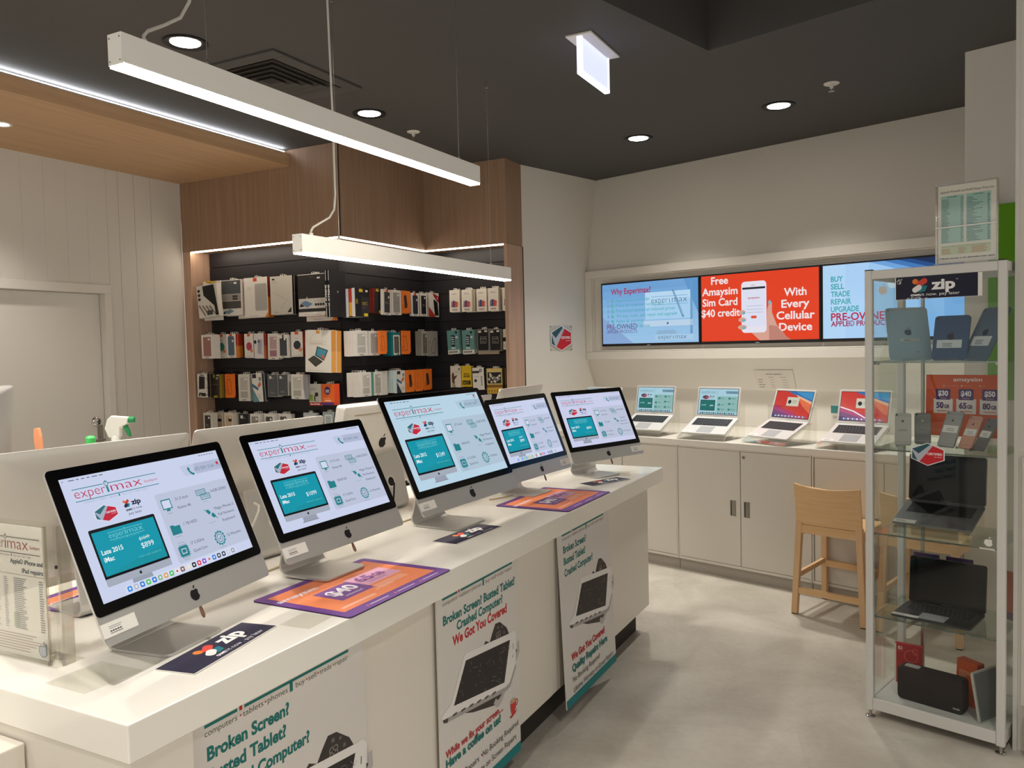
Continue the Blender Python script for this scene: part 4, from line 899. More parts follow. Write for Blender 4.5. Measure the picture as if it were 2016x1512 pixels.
def page_shop(a):
    a.rect(0, 0, 1, 1, '#a9cfdd', 0); shop_logo(a, .045, .098, .50, .190, '#4a5f7c', '#2b7f90', '#8db3c4', 1, tagline=False); a.poly([(.68, .08), (1, .08), (1, .185), (.70, .185)], '#6f93a6', 1); a.text(.80, .15, '(07) 5591 5160', .03, '#33566b', 2, w=.15)
    certified(a, .176, .335, .085, -.085, 1, c=('#8e2440', '#2a3f4c', '#5a4a5c', '#c9c4d0')); zmark(a, .300, .300, .036, 2, ('#7c4a38', '#6f2f38', '#1d2340', '#1f5e6c')); a.text(.340, .318, 'zip', .045, '#2c3350', 2, w=.058, bold=2); a.text(.29, .385, 'pay later', .025, '#2c3350', 2, w=.09)
    a.rect(.045, .44, .43, .86, '#1d2a2c', 1); a.rect(.055, .46, .42, .84, '#1d6f6a', 2); a.text(.08, .66, 'Late 2015', .04, '#bfe3dd', 3, w=.12, bold=1); a.text(.30, .68, '$899', .045, '#d8efe9', 3, w=.09, bold=1)
    a.rrect(.474, .286, 1, .90, .012, '#8db8b4', 1)
    for x, y in ((.53, .37), (.53, .62), (.53, .80), (.79, .37), (.79, .58), (.79, .80)):
        a.rect(x - .03, y - .04, x + .03, y + .035, '#2a8580', 2); a.dashes(x + .055, y - .02, x + .16, y + .03, 2, '#3c6a70', 2, .4, int(x * 100 + y * 10))
    for i in range(16): a.rrect(.05 + i * .057, .925, .088 + i * .057, .985, .006, ('#3b7f9a', '#24404f', '#4f9c6a', '#2d5f80', '#8f4a4a')[i % 5], 2)
def page_sur(a):
    a.rect(0, 0, 1, 1, '#c8372f', 0)
    a.poly([(.30, 0), (1, 0), (1, .40), (.70, .26), (.52, .13)], '#2f6fae', 1); a.poly([(.52, 0), (1, 0), (1, .30), (.78, .20)], '#3f8fc0', 2)
    a.poly([(.55, .12), (1, .36), (1, .66), (.78, .46)], '#e8b08a', 3); a.poly([(.60, .22), (1, .46), (1, .80), (.78, .55)], '#e2704a', 4)
    a.poly([(0, .55), (.4, .72), (.8, .95), (.9, 1), (0, 1)], '#a8306a', 3); a.poly([(0, .70), (.35, .84), (.62, 1), (0, 1)], '#6a2c6e', 4); a.poly([(0, .84), (.26, .94), (.36, 1), (0, 1)], '#3f2a62', 5)
    a.rrect(.33, .22, .66, .56, .012, '#cfc9b6', 6); a.ell(.41, .40, .045, .075, '#1b1c22', 7, 18); a.dashes(.48, .34, .62, .46, 4, '#8d897c', 7, .35, 3)
    for i in range(18): a.rrect(.08 + i * .047, .915, .115 + i * .047, .975, .005, ('#b9c7dd', '#5d78a8', '#d8d4e2', '#7a5a8a')[i % 4], 7)
def page_sur2(a):
    page_sur(a); a.poly([(0, .52), (.3, .66), (.7, 1), (.66, 1), (.28, .69), (0, .56)], '#f2e6f2', 8)
def acryl(label, loc, rz, w, d, h, pitch):
    t = thing('acrylic_stand', label, 'stand', loc, rz)
    m = MB(); m.box(-w / 2, w / 2, -d, .03, 0, .004, 'acrylic'); m.build('base_sheet', t)
    tp = math.tan(pitch); m = MB()
    m.prism([(-d, .006), (-d, .010), (.01, .010 + (d + .01) * tp), (.01, .006 + (d + .01) * tp)], -w / 2, w / 2, 'acrylic', axis=0); m.build('sloping_sheet', t)
    for s in (-1, 1):
        m = MB(); x = s * w * .46; m.prism([(-d * .4, .004), (.0, .004 + d * tp * .98), (.006, .004 + d * tp * .98), (.006, .004)], x - .002, x + .002, 'acrylic', axis=0); m.build('side_leg', t)
    m = MB(); m.box(-w / 2 - .02, w / 2 + .02, .022, .026, .004, h + .10, 'acrylic'); m.build('back_sheet', t)
PB = D(24)
for lab, a_, b_, az_off, lean, pg in (('silver laptop nearest the inner corner, almost hidden by the farthest computer', -3.83, 4.92, 4, 30, page_shop),
        ('silver laptop, second along the bench, showing the shop page', -3.305, 4.90, 4, 11, page_shop),
        ('silver laptop, third along the bench, shop page, left of the wall notice', -2.800, 4.90, 2, 12, page_shop),
        ('silver laptop turned outward with a red and blue wallpaper, directly below the notice', -2.289, 4.90, -16, 20, page_sur),
        ('silver laptop with red wallpaper and a white streak, half behind the glass cabinet post', -1.832, 4.90, -4, 14, page_sur2)):
    hz = 1.002; q = TP(a_, b_, hz)
    laptop(lab, q, TH + D(az_off), .318, .222, PB, D(lean), pg, sticker=(.006, .075))
    acryl('clear acrylic stand under the ' + {-3.83: 'first laptop along the bench', -3.305: 'second laptop along the bench', -2.8: 'third laptop along the bench', -2.289: 'laptop turned outward below the notice', -1.832: 'laptop half behind the cabinet post'}[a_], TP(a_, b_, BZ), TH + D(az_off), .345, .245, hz - BZ, math.atan((hz - BZ - .012) / .245))
t = thing('accessory_box', 'narrow white box with teal top standing on the bench behind the last laptop', 'box', TP(-2.115, 5.22, BZ), TH)
m = MB(); m.box(-.032, .032, -.012, .012, 0, .215, 'pcase_white'); a = Art(m, (-.032, -.0121, 0), (1, 0, 0), (0, 0, 1), .0003, 'ink'); a.rect(0, .165, .064, .215, '#3f8f90', 1); a.text(.032, .135, 'CASE', .012, '#7a756c', 1, w=.04, al='C'); a.ring(.032, .08, .016, .016, .6, '#6d6a64', 1); a.dashes(.012, .02, .052, .055, 4, '#a19c93', 1, .3, 2); m.build('carton', t)

# ================================================================ wooden stools
def stool(label, a0, b0):
    t = thing('bar_stool', label, 'stool', TP(a0, b0), TH)
    # local: back at y = 0, seat towards +y
    W0, W1 = .178, .190
    for s in (-1, 1):
        m = MB(); m.beam((s * (W1 - .002), -.012, .004), (s * (W0 - .016), .0, .52), .032, .030, .034, .032, 'wood_leg'); m.build('back_leg', t, bevel=.002)
        m = MB(); m.beam((s * (W0 - .010), .345, .004), (s * (W0 - .018), .325, .470), .030, .030, .034, .034, 'wood_leg'); m.build('front_leg', t, bevel=.002)
        m = MB(); m.beam((s * (W0 - .014), .012, .470), (s * (W0 - .018), .32, .455), .020, .05, .020, .04, 'wood_leg', up=(1, 0, 0)); m.build('side_rail', t, bevel=.001)
        m = MB(); m.beam((s * (W1 - .010), .0, .215), (s * (W0 - .012), .335, .235), .018, .030, .018, .026, 'wood_leg', up=(1, 0, 0)); m.build('side_stretcher', t, bevel=.001)
        m = MB(); m.box(s * (W1 - .002) - .014, s * (W1 - .002) + .014, -.026, .002, 0, .005, 'rubber'); m.box(s * (W0 - .010) - .013, s * (W0 - .010) + .013, .332, .358, 0, .005, 'rubber'); m.build('foot_glide', t)
    m = MB(); m.box(-W0 + .026, W0 - .026, -.014, .012, .458, .506, 'wood_stool'); m.build('back_rail', t, bevel=.001)
    m = MB(); m.box(-W1 + .014, W1 - .014, -.018, .002, .118, .152, 'wood_stool'); m.build('back_stretcher', t, bevel=.001)
    m = MB(); m.box(-W0 + .024, W0 - .024, .318, .342, .20, .236, 'wood_stool'); m.build('footrest', t, bevel=.001)
    m = MB(); m.box(-W0 + .006, W0 - .006, .010, .350, .478, .500, 'wood_stool'); m.build('seat', t, bevel=.006)
    # bent back panel
    m = MB(); n = 14; rows = []
    def arc(x): return -.034 * (1 - (x / W0) ** 2)
    for z, lean in ((.510, .0), (.62, -.010), (.735, -.030)):
        f, b = [], []
        for i in range(n + 1):
            x = -W0 + 2 * W0 * i / n; zz = z - (.016 * (1 - abs(x / W0) ** 2) if z > .7 else 0)
            f.append((x, arc(x) * (z - .50) / .235 * .7 + lean - .012, zz)); b.append((x, arc(x) * (z - .50) / .235 * .7 + lean + .004, zz))
        rows.append(f + b[::-1])
    m.rings(rows, 'wood_stool'); m.build('back_panel', t, smooth=True)
    return t
stool('light wooden bar stool with a solid bent back, in full view before the cupboards', -1.780, 4.283)
stool('second light wooden bar stool, seen only through the glass display cabinet', -1.325, 4.283)

# ================================================================ glass display cabinet
CA0, CA1, CB0, CB1, CH = -1.212, -.723, 3.266, 3.66, 1.784
cc = (CA0 + CA1) / 2; cw = (CA1 - CA0) / 2; cd = CB1 - CB0
t = thing('display_cabinet', 'tall glass display cabinet with silver frame and four glass shelves', 'cabinet', TP(cc, CB0), TH)
ps = .028
for nm, x, y in (('post', -cw, 0), ('post', cw - ps, 0), ('post', -cw, cd - ps), ('post', cw - ps, cd - ps)):
    m = MB(); m.prism(rr(x, y, x + ps, y + ps, .005, 3), .032, CH, 'alu_paint'); m.prism(rr(x, y, x + ps, y + ps, .005, 3), CH, CH + .004, 'black_plastic'); m.build(nm, t)
def rail(x0, x1, y0, y1, z0, z1): m = MB(); m.box(x0, x1, y0, y1, z0, z1, 'alu_paint'); m.build('rail', t, bevel=.0015)
for z0, z1 in ((.036, .082), (CH - .034, CH)):
    rail(-cw + ps, cw - ps, .001, .024, z0, z1); rail(-cw + ps, cw - ps, cd - .024, cd - .001, z0, z1); rail(-cw + .001, -cw + .024, ps, cd - ps, z0, z1); rail(cw - .024, cw - .001, ps, cd - ps, z0, z1)
for x, y in ((-cw + .014, .014), (cw - .014, .014), (-cw + .014, cd - .014), (cw - .014, cd - .014)):
    m = MB(); m.lathe([(.006, .006), (.006, .034)], 'steel_sat', 12, Matrix.Translation((x, y, 0))); m.lathe([(.017, 0), (.019, .004), (.012, .008), (0, .009)], 'chrome', 20, Matrix.Translation((x, y, 0))); m.build('levelling_foot', t, smooth=True)
m = MB(); m.box(-cw + .012, cw - .012, .012, cd - .012, .070, .0795, 'pad_white'); m.build('base_board', t)
m = MB(); m.box(-cw + .01, cw - .01, .01, cd - .01, CH - .006, CH - .001, 'glass_pane'); m.build('top_pane', t)
for nm, q in (('front_pane', (-cw + ps - .002, cw - ps + .002, .010, .014)), ('back_pane', (-cw + ps - .002, cw - ps + .002, cd - .014, cd - .010))):
    m = MB(); m.box(q[0], q[1], q[2], q[3], .080, CH - .034, 'glass_pane'); m.build(nm, t)
for x in (-cw + .012, cw - .016):
    m = MB(); m.box(x, x + .004, ps - .002, cd - ps + .002, .080, CH - .034, 'glass_pane'); m.build('side_pane', t)
for x in (-cw + .10, ):
    m = MB(); m.box(x, x + .011, cd - .045, cd - .030, .082, CH - .036, 'steel_sat'); m.build('shelf_upright', t)
SH = (.413, .748, 1.084, 1.428)
for z in SH:
    m = MB(); m.box(-cw + .020, cw - .020, .020, cd - .020, z - .0058, z, 'glass_shelf'); m.box(-cw + .020, cw - .020, .0192, .0202, z - .0060, z - .0002, 'glass_edge'); m.build('shelf', t)
    m = MB()
    for x in (-cw + .022, cw - .040):
        for y in (.03, cd - .05): m.box(x, x + .018, y, y + .014, z - .013, z - .006, 'steel_sat')
    m.build('shelf_clip', t)
def deco(name, label, build): m = MB(); build(m); m.build(name, t, label=label)
def d_zip(m):
    x0, x1, z0, z1 = -1.099 - cc, -.815 - cc, 1.662, 1.749
    m.box(x0, x1 + .014, .0085, .0098, z0 + .002, z1, 'paper'); a = Art(m, (x0, .0084, z0), (1, 0, 0), (0, 0, 1), .0003, 'ink')
    w, h = x1 - x0, z1 - z0; a.rect(.003, .003, w, h, '#1b1c33', 1); zmark(a, .088, .052, .052, 2); a.text(.128, .036, 'zip', .036, '#f6f5f4', 3, w=.082, bold=2); a.text(.212, .066, 'TM', .004, '#f6f5f4', 3)
    a.text(.056, .013, 'own', .011, '#f6f5f4', 3, w=.036, bold=2); a.text(.095, .013, 'it now. pay later', .011, '#f6f5f4', 3, w=.130)
    rnd = random.Random(9)
    for i in range(16): x, y = .006 + rnd.random() * .018, h - .006 - rnd.random() * .02; a.poly([(x, y), (x + .004, y + .002), (x + .003, y - .003)], '#e4e2df', 4)
    for i in range(14): x, y = .04 + rnd.random() * .075, .004 + rnd.random() * .004; a.poly([(x, y), (x + .007, y + .002), (x + .005, y - .002)], '#e4e2df', 4)
deco('sign_sticker', 'navy pay later sticker with worn corners on the cabinet top', d_zip)
def d_cert(m): certified(Art(m, (-.983 - cc, .0092, 1.077), (1, 0, 0), (0, 0, 1), .0003, 'ink'), 0, 0, .058, .041, 1)
deco('badge_sticker', 'red and teal certified sticker on the cabinet front', d_cert)
def d_ap(m): a = Art(m, (-1.144 - cc, .0092, 1.705), (1, 0, 0), (0, 0, 1), .0003, 'ink'); fruit_logo(a, 0, 0, .036, '#d9d6cd', 1)
deco('logo_sticker', 'white fruit logo sticker on the glass', d_ap)
def d_ap2(m): a = Art(m, (-.778 - cc, .0092, .770), (1, 0, 0), (0, 0, 1), .0003, 'ink'); fruit_logo(a, 0, 0, .030, '#e6e4de', 1); a.rect(-.03, -.026, .02, -.020, '#d5d3cc', 1)
deco('logo_sticker', 'small white sticker low on the glass', d_ap2)

def cab(a_, b_, z_): return TP(a_, b_, z_)
# sign holder on top
t = thing('sign_holder', 'clear sign holder with the green tinted price list on top of the glass cabinet', 'sign holder', cab(-.855, 3.285, CH + .004), TH)
m = MB(); m.box(-.105, .100, 0, .003, .0, .292, 'acrylic'); m.build('front_pane', t)
m = MB(); m.box(-.105, .100, .012, .015, 0, .292, 'acrylic'); m.box(-.105, -.100, .002, .013, 0, .290, 'acrylic_edge'); m.box(.096, .100, .002, .013, 0, .290, 'acrylic_edge'); m.build('back_pane', t)
m = MB(); m.box(-.11, .105, -.004, .06, -.003, .001, 'acrylic'); m.build('base', t)
m = MB(); m.box(-.097, .094, .006, .0075, .003, .286, 'paper'); a = Art(m, (-.097, .0058, .003), (1, 0, 0), (0, 0, 1), .0003, 'ink')
a.text(.0955, .256, 'Apple\u00ae iPhone\u00ae and iPad\u00ae Repair Price List', .0075, '#77726c', 2, w=.175, al='C'); a.rect(.010, .072, .087, .246, '#a8d0cb', 1); a.rect(.094, .072, .174, .246, '#a8d0cb', 1); a.rect(.010, .030, .174, .064, '#c9d8bb', 1)
a.dashes(.012, .076, .040, .236, 30, '#56706e', 2, .35, 1); a.dashes(.076, .076, .085, .240, 30, '#56706e', 2, .4, 2); a.dashes(.096, .076, .150, .236, 30, '#56706e', 2, .35, 3, .75); a.dashes(.163, .076, .172, .240, 30, '#4c6361', 2, .45, 4)
a.text(.048, .239, 'Screen Repair', .004, '#44605e', 2, al='C', bold=1); a.text(.134, .239, 'Screen Repair', .004, '#44605e', 2, al='C', bold=1)
a.dashes(.013, .033, .052, .054, 6, '#c07a4a', 2, .4, 5); a.dashes(.068, .033, .096, .056, 6, '#c07a4a', 2, .4, 6); a.dashes(.112, .033, .165, .058, 6, '#c07a4a', 2, .4, 7); a.dashes(.012, .059, .172, .062, 1, '#9aa58c', 2, .5, 8, .05)
a.text(.0955, .014, '12 Months warranty on ALL aftermarket screen repairs', .0055, '#3d3a38', 2, w=.182, al='C', bold=1); m.build('price_list', t)
m = MB(); m.box(-.105, .098, -.003, -.0005, .132, .136, 'paper'); m.build('white_band', t)

def tablet(label, a_, b_, z_, w, h, lean, rz, col, pad, roll=0.0):
    t = thing('tablet', label, 'tablet', cab(a_, b_, z_), TH + rz, tilt=(-lean, roll, TH + rz))
    m = MB(); m.prism([(x, z) for x, z in rr(-w / 2, 0, w / 2, h, .014)], 0, .0065, col, axis=1); m.build('body', t, bevel=.0018)
    m = MB(); m.face([(x, .0068, z) for x, z in rr(-w / 2 + .003, .003, w / 2 - .003, h - .003, .012)], 'black_gloss'); m.build('screen', t)
    m = MB(); a = Art(m, (0, -.0002, 0), (1, 0, 0), (0, 0, 1), .0002, 'ink'); fruit_logo(a, 0, h * .52, .030, '#50616c' if pad else '#1c2733', 1); a.ell(-w / 2 + .012, h - .012, .0035, .0035, '#22262b', 1, 12)
    if pad: a.rect(-w / 2 + .014, h - .014, w / 2 - .030, h - .002, '#a9b4ba', 1); a.rect(-.035, h * .345, .04, h * .41, '#b9c4c6', 1); a.dashes(-.02, h * .36, .02, h * .395, 2, '#59666c', 2, .35, 2); a.text(.02, h * .14, 'iPad', .006, '#7f8c92', 1)
    else: a.rect(-w * .38, h * .27, w * .32, h * .45, '#d5dde0', 1); a.dashes(-w * .22, h * .30, w * .1, h * .40, 3, '#4a545c', 2, .35, 3)
    m.build('back_print', t); return t
SPEC['tab_silver'] = ('aecddc', .35, .3, .5); SPEC['tab_grey'] = ('3a587c', .4, .3, .5); SPEC['tab_slate'] = ('61788f', .4, .3, .5)  # blue reflected light is mixed into the body colours of these shelf tablets
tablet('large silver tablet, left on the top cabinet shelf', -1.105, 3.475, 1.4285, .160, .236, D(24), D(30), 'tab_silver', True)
tablet('dark grey tablet with painted blue light in the middle of the top cabinet shelf', -.960, 3.45, 1.4285, .130, .180, D(15), D(-3), 'tab_grey', False)
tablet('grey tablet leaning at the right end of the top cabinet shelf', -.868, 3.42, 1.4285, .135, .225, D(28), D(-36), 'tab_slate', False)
for i, (a_, b_, lab, q) in enumerate(((-1.105, 3.475, 'large silver tablet', 30), (-.960, 3.45, 'dark middle tablet', -3), (-.868, 3.42, 'grey right tablet', -36))):
    t = thing('acrylic_stand', 'small clear easel holding up the %s in the cabinet' % lab, 'stand', cab(a_, b_, 1.4283), TH + D(q))
    m = MB(); m.prism([(-.012, -.0002), (-.012, .008), (-.009, .008), (-.008, .0), (.012, .0), (.046, .085), (.050, .085), (.020, -.0002)], -.035, .035, 'acrylic', axis=0); m.build('easel', t)
def phone(label, a_, b_, z_, w, h, lean, rz, col, sticker, lg, roll=0.0):
    t = thing('mobile_phone', label, 'phone', cab(a_, b_, z_), TH + rz, tilt=(-lean, roll, TH + rz))
    m = MB(); m.prism([(x, z) for x, z in rr(-w / 2, 0, w / 2, h, .009)], 0, .007, col, axis=1); m.build('body', t, bevel=.0022)
    m = MB(); a = Art(m, (0, -.0002, 0), (1, 0, 0), (0, 0, 1), .0002, 'ink'); fruit_logo(a, 0, h * .74, .011, lg, 1); a.ell(-w / 2 + .009, h - .008, .0032, .0032, '#2a2a2c', 1, 10)
    a.rect(-w / 2 + .001, h - .013, w / 2 - .001, h - .0122, lg, 1); a.rect(-w / 2 + .001, .0122, w / 2 - .001, .013, lg, 1)
    if sticker: a.rect(-w * .42, h * .40, w * .44, h * .60, '#e3e1dc', 2); a.dashes(-w * .2, h * .45, w * .3, h * .55, 2, '#8a8782', 3, .35, 3)
    else: a.dashes(-w * .25, h * .44, w * .3, h * .49, 2, '#77756f', 2, .35, 3)
    m.build('back_print', t); return t
SPEC['ph_silver'] = ('d9d7d0', .35, .3, .5); SPEC['ph_grey'] = ('9d9d9c', .38, .4, .5); SPEC['ph_rose'] = ('cf9a86', .38, .4, .5); SPEC['ph_space'] = ('77797a', .38, .4, .5)
PZ = 1.092
phone('silver phone, leftmost on the second cabinet shelf', -1.108, 3.385, PZ, .062, .134, D(22), D(18), 'ph_silver', False, '#6d6a64')
phone('grey phone standing behind the silver phone in the cabinet', -1.060, 3.47, PZ, .060, .130, D(22), D(18), 'ph_grey', False, '#c9c9c6')
phone('large grey phone with a white sticker, middle of the second cabinet shelf', -.965, 3.42, PZ, .074, .148, D(25), D(-22), 'ph_grey', True, '#4c4c4c')
phone('rose gold phone with a white sticker in the cabinet', -.893, 3.40, PZ, .062, .136, D(27), D(-30), 'ph_rose', True, '#7a5348')
phone('dark grey phone with a white sticker at the right end of the cabinet shelf', -.842, 3.375, PZ, .060, .136, D(30), D(-40), 'ph_space', True, '#3c3d3d')
for a_, b_, lab, q in ((-1.108, 3.385, 'silver phone', 18), (-1.060, 3.47, 'grey phone behind it', 18), (-.965, 3.42, 'large grey phone', -22), (-.893, 3.40, 'rose gold phone', -30), (-.842, 3.375, 'dark grey phone', -40)):
    t = thing('acrylic_stand', 'little clear stand under the %s on the second cabinet shelf' % lab, 'stand', cab(a_, b_, 1.0842), TH + D(q))
    m = MB(); m.prism([(-.012, 0), (-.012, .014), (-.009, .014), (-.008, .0072), (.010, .0072), (.046, .085), (.050, .085), (.040, 0)], -.026, .026, 'acrylic', axis=0); m.build('easel', t)
t = thing('price_card', 'orange data plan card with three price boxes at the back of the second cabinet shelf', 'sign', cab(-.955, 3.60, 1.0842), TH, tilt=(-D(3), 0, TH))
m = MB(); w, h = .270, .280; m.box(-w / 2, w / 2, 0, .002, .10, h, 'ink#d9571f'); a = Art(m, (-w / 2, -.0002, 0), (1, 0, 0), (0, 0, 1), .0003, 'ink')
a.rect(0, .03, w, .10, '#d9571f', 0); a.text(.155, h - .026, 'amaysim', .015, '#f3e6df', 2, w=.105, al='C', bold=1)
for i in range(3): a.ell(.068 + i * .066, h - .045, .003, .003, '#f0cdb9', 2, 10); a.rect(.074 + i * .066, h - .0455, .12 + i * .05, h - .0445, '#f0a984', 2)
for i, (p, g) in enumerate((('$30', '50'), ('$40', '65'), ('$50', '80'))):
    x = .030 + i * .085; a.rect(x, h - .158, x + .072, h - .098, '#eadfdd', 2); a.rect(x + .008, h - .102, x + .062, h - .058, '#4e2a68', 3); a.text(x + .035, h - .086, p, .020, '#f2e9f0', 4, w=.038, al='C', bold=2); a.text(x + .035, h - .097, 'unlimited', .004, '#f2e9f0', 4, w=.026, al='C')
    a.text(x + .038, h - .136, g, .022, '#4e2a68', 4, w=.028, al='R', bold=2); a.text(x + .040, h - .136, 'GB', .014, '#4e2a68', 4, w=.019, bold=2); a.rect(x + .014, h - .150, x + .058, h - .146, '#d98a66', 4)
m.build('card', t)
laptop('open silver grey laptop with black screen on the third cabinet shelf', cab(-.992, 3.535, .842), TH, .286, .205, D(17), D(5), None, 'space_grey', .192, sticker=(.002, .085))
t = thing('acrylic_stand', 'clear sloping stand under the silver grey laptop in the cabinet', 'stand', cab(-.992, 3.535, .7482), TH)
m = MB(); m.prism([(-.205, 0), (-.205, .022), (-.201, .024), (.01, .088), (.012, .0), (.008, 0), (.006, .082), (-.200, .018), (-.200, 0)], -.135, .135, 'acrylic', axis=0); m.build('wedge', t)
laptop('open dark grey laptop with black screen on the lowest glass shelf', cab(-.992, 3.535, .4140), TH, .286, .215, 0, D(6), None, 'space_dark', .190, sticker=(.002, .10))
for i, (a_, lab) in enumerate(((-1.088, 'left purple sim card pack standing behind the dark laptop'), (-.962, 'right purple sim card pack standing behind the dark laptop'))):
    t = thing('sim_pack', lab, 'sim pack', cab(a_, 3.608, .4136), TH, 'purple sim packs in the cabinet')
    m = MB(); m.box(-.050, .050, 0, .004, 0, .200, 'ink#4b2f5c'); a = Art(m, (-.05, -.0002, 0), (1, 0, 0), (0, 0, 1), .0003, 'ink'); a.text(.05, .178, 'amaysim', .011, '#d9d0de', 1, w=.062, al='C'); a.rect(.006, .01, .094, .165, '#d9571f', 1); m.build('card', t)
t = thing('sim_pack', 'orange sim card pack at the right back of the lowest glass shelf', 'sim pack', cab(-.775, 3.56, .4136), TH - .5)
m = MB(); m.box(-.032, .032, 0, .004, 0, .19, 'ink#b54a26'); a = Art(m, (-.032, -.0002, 0), (1, 0, 0), (0, 0, 1), .0003, 'ink'); a.rect(0, 0, .064, .03, '#4b2f5c', 1); m.build('card', t)
t = thing('speaker', 'dark brown rounded portable speaker at the bottom of the cabinet', 'speaker', cab(-.993, 3.365, .0797), TH - .05)
m = MB(); m.rings([[(x, y, z + .066) for x, z in rr(-.122 * k, -.066 * k2, .122 * k, .066 * k2, .018)] for y, k, k2 in ((-.032, .96, .92), (-.026, 1, 1), (.026, 1, 1), (.032, .96, .92))], 'spk'); m.build('body', t, smooth=True)
m = MB(); m.prism(rr(-.100, -.018, -.045, .014, .008), .1321, .1335, 'alu'); m.build('control_plate', t)
m = MB(); a = Art(m, (.085, -.0322, .018), (1, 0, 0), (0, 0, 1), .0003, 'ink'); a.text(0, 0, 'SOUND', .006, '#cfcac6', 1, w=.024, bold=1); m.build('badge', t)
t = thing('sim_box', 'red sim starter pack standing behind the speaker on its left', 'box', cab(-1.125, 3.50, .0797), TH + .12)
m = MB(); m.box(-.052, .052, 0, .022, 0, .165, 'ink#b3262a'); a = Art(m, (-.052, -.0003, 0), (1, 0, 0), (0, 0, 1), .0003, 'ink'); a.text(.012, .143, '$2', .012, '#efd9d2', 1, w=.018, bold=1); a.rect(.012, .137, .032, .1385, '#d98c84', 1)
a.ring(.062, .118, .026, .026, .92, '#e07a68', 1, 24); a.ring(.078, .140, .010, .014, .85, '#e07a68', 1); a.rect(0, 0, .006, .165, '#e3d2b9', 1); m.build('carton', t)
t = thing('sim_box', 'orange folded sim pack standing right of the speaker', 'box', cab(-.885, 3.47, .0797), TH - .45)
m = MB(); m.prism([(-.03, 0), (-.018, .17), (.018, .17), (.03, 0), (.026, 0), (.016, .160), (-.016, .160), (-.026, 0)], -.045, .045, 'ink#c8501f', axis=0); a = Art(m, (-.045, -.0305, 0), (1, 0, 0), (0, .0705, .9975), .0003, 'ink'); a.dashes(.012, .105, .06, .135, 4, '#eab694', 1, .35, 2); m.build('carton', t)
t = thing('tablet', 'tablet standing on edge at the bottom right of the cabinet', 'tablet', cab(-.808, 3.30, .0797), TH - D(72), tilt=(0, 0, TH + D(72)))
m = MB(); T = Matrix.Rotation(-D(10), 4, 'X'); m.prism([(x, z) for x, z in rr(.0, 0, .15, .185, .008)], 0, .009, 'alu', axis=1, T=T); m.build('body', t)
m = MB(); m.box(.006, .144, .0092, .0096, .006, .179, 'black_gloss', T); m.box(.006, .144, -.0004, -.0001, .006, .179, 'space_grey', T); m.build('screen', t)
m = MB(); m.prism(rr(-.06, -.045, .06, .045, .004), 0, .0012, 'paper'); a = Art(m, (-.06, -.045, .0012), (1, 0, 0), (0, 1, 0), .0002, 'ink'); a.rect(.05, .02, .1, .06, '#d6b94a', 1); a.rect(.01, .065, .11, .085, '#a9b39a', 1)
o = m.build('leaflet', loc=cab(-1.00, 3.565, .0797), rz=TH - .3); tag(o, 'leaflet with a yellow patch lying flat behind the speaker', 'leaflet')

# ================================================================ service counter behind the island
t = thing('service_counter', 'white service counter behind the island, hidden behind the turned away computers', 'counter', (-3.25, 2.2, 0))
m = MB(); m.box(-.35, .35, -1.6, 1.2, .88, .92, 'white_lam'); m.build('top', t, bevel=.002)
m = MB(); m.box(-.33, .33, -1.58, 1.18, 0, .88, 'white_lam'); m.build('body', t)
SZ = .92
t = thing('spray_bottle', 'clear spray bottle with white and green trigger head on the service counter', 'bottle', (-3.02, 2.21, SZ), .55)
m = MB(); m.lathe([(.0, 0), (.036, 0), (.038, .006), (.038, .15), (.030, .185), (.015, .215), (.015, .225)], 'clear_plastic', 24); m.build('bottle', t, smooth=True)
m = MB(); m.lathe([(.018, .222), (.018, .262), (.013, .268)], 'white_plastic', 20); m.build('collar', t, smooth=True)
m = MB(); m.prism([(-.026, .262), (.020, .262), (.022, .300), (.052, .316), (.060, .345), (-.012, .352), (-.028, .338), (-.040, .300)], -.013, .013, 'white_plastic', axis=1); m.build('head', t, bevel=.004)
m = MB(); m.lathe([(.012, 0), (.014, .004), (.012, .024), (0, .025)], 'green_plastic', 14, Matrix.Translation((.054, 0, .333)) @ Matrix.Rotation(PI / 2, 4, 'Y')); m.build('nozzle', t)
m = MB(); m.prism([(.026, .318), (.044, .318), (.058, .285), (.062, .262), (.050, .268), (.038, .292)], -.007, .007, 'green_plastic', axis=1); m.build('trigger', t, bevel=.002)
t = thing('pump_bottle', 'small bottle with a bright green cap on the service counter', 'bottle', (-3.02, 2.095, SZ))
m = MB(); m.lathe([(0, 0), (.028, 0), (.028, .20), (.012, .235), (.010, .245)], 'clear_plastic', 20); m.build('bottle', t, smooth=True)
m = MB(); m.lathe([(.012, .244), (.019, .25), (.019, .272), (.012, .28), (0, .281)], 'lime', 16); m.build('cap', t, smooth=True)
t = thing('box_cutter', 'orange handled box cutter standing up behind the first turned away computer', 'tool', (-3.02, 1.90, SZ), tilt=(-.12, -.18, .3))
m = MB(); m.prism([(-.012, .14), (.012, .14), (.016, .30), (.010, .335), (-.010, .335), (-.016, .30)], -.006, .006, 'peach', axis=1); m.build('handle', t, bevel=.003)
m = MB(); m.box(-.007, .007, -.002, .002, .0, .145, 'steel_sat'); m.build('blade', t)
m = MB(); m.lathe([(0, .0), (.032, 0), (.032, .11), (.029, .11), (.029, .004), (0, .004)], 'white_lam', 20); o = m.build('pen_cup', loc=(-3.02, 1.90, SZ)); tag(o, 'white pen cup holding the box cutter on the service counter', 'cup')
allinone('grey backed computer on the service counter at the far left edge of the photo', (-3.10, 1.50, SZ), D(176), D(8), .315, True, back='alu')

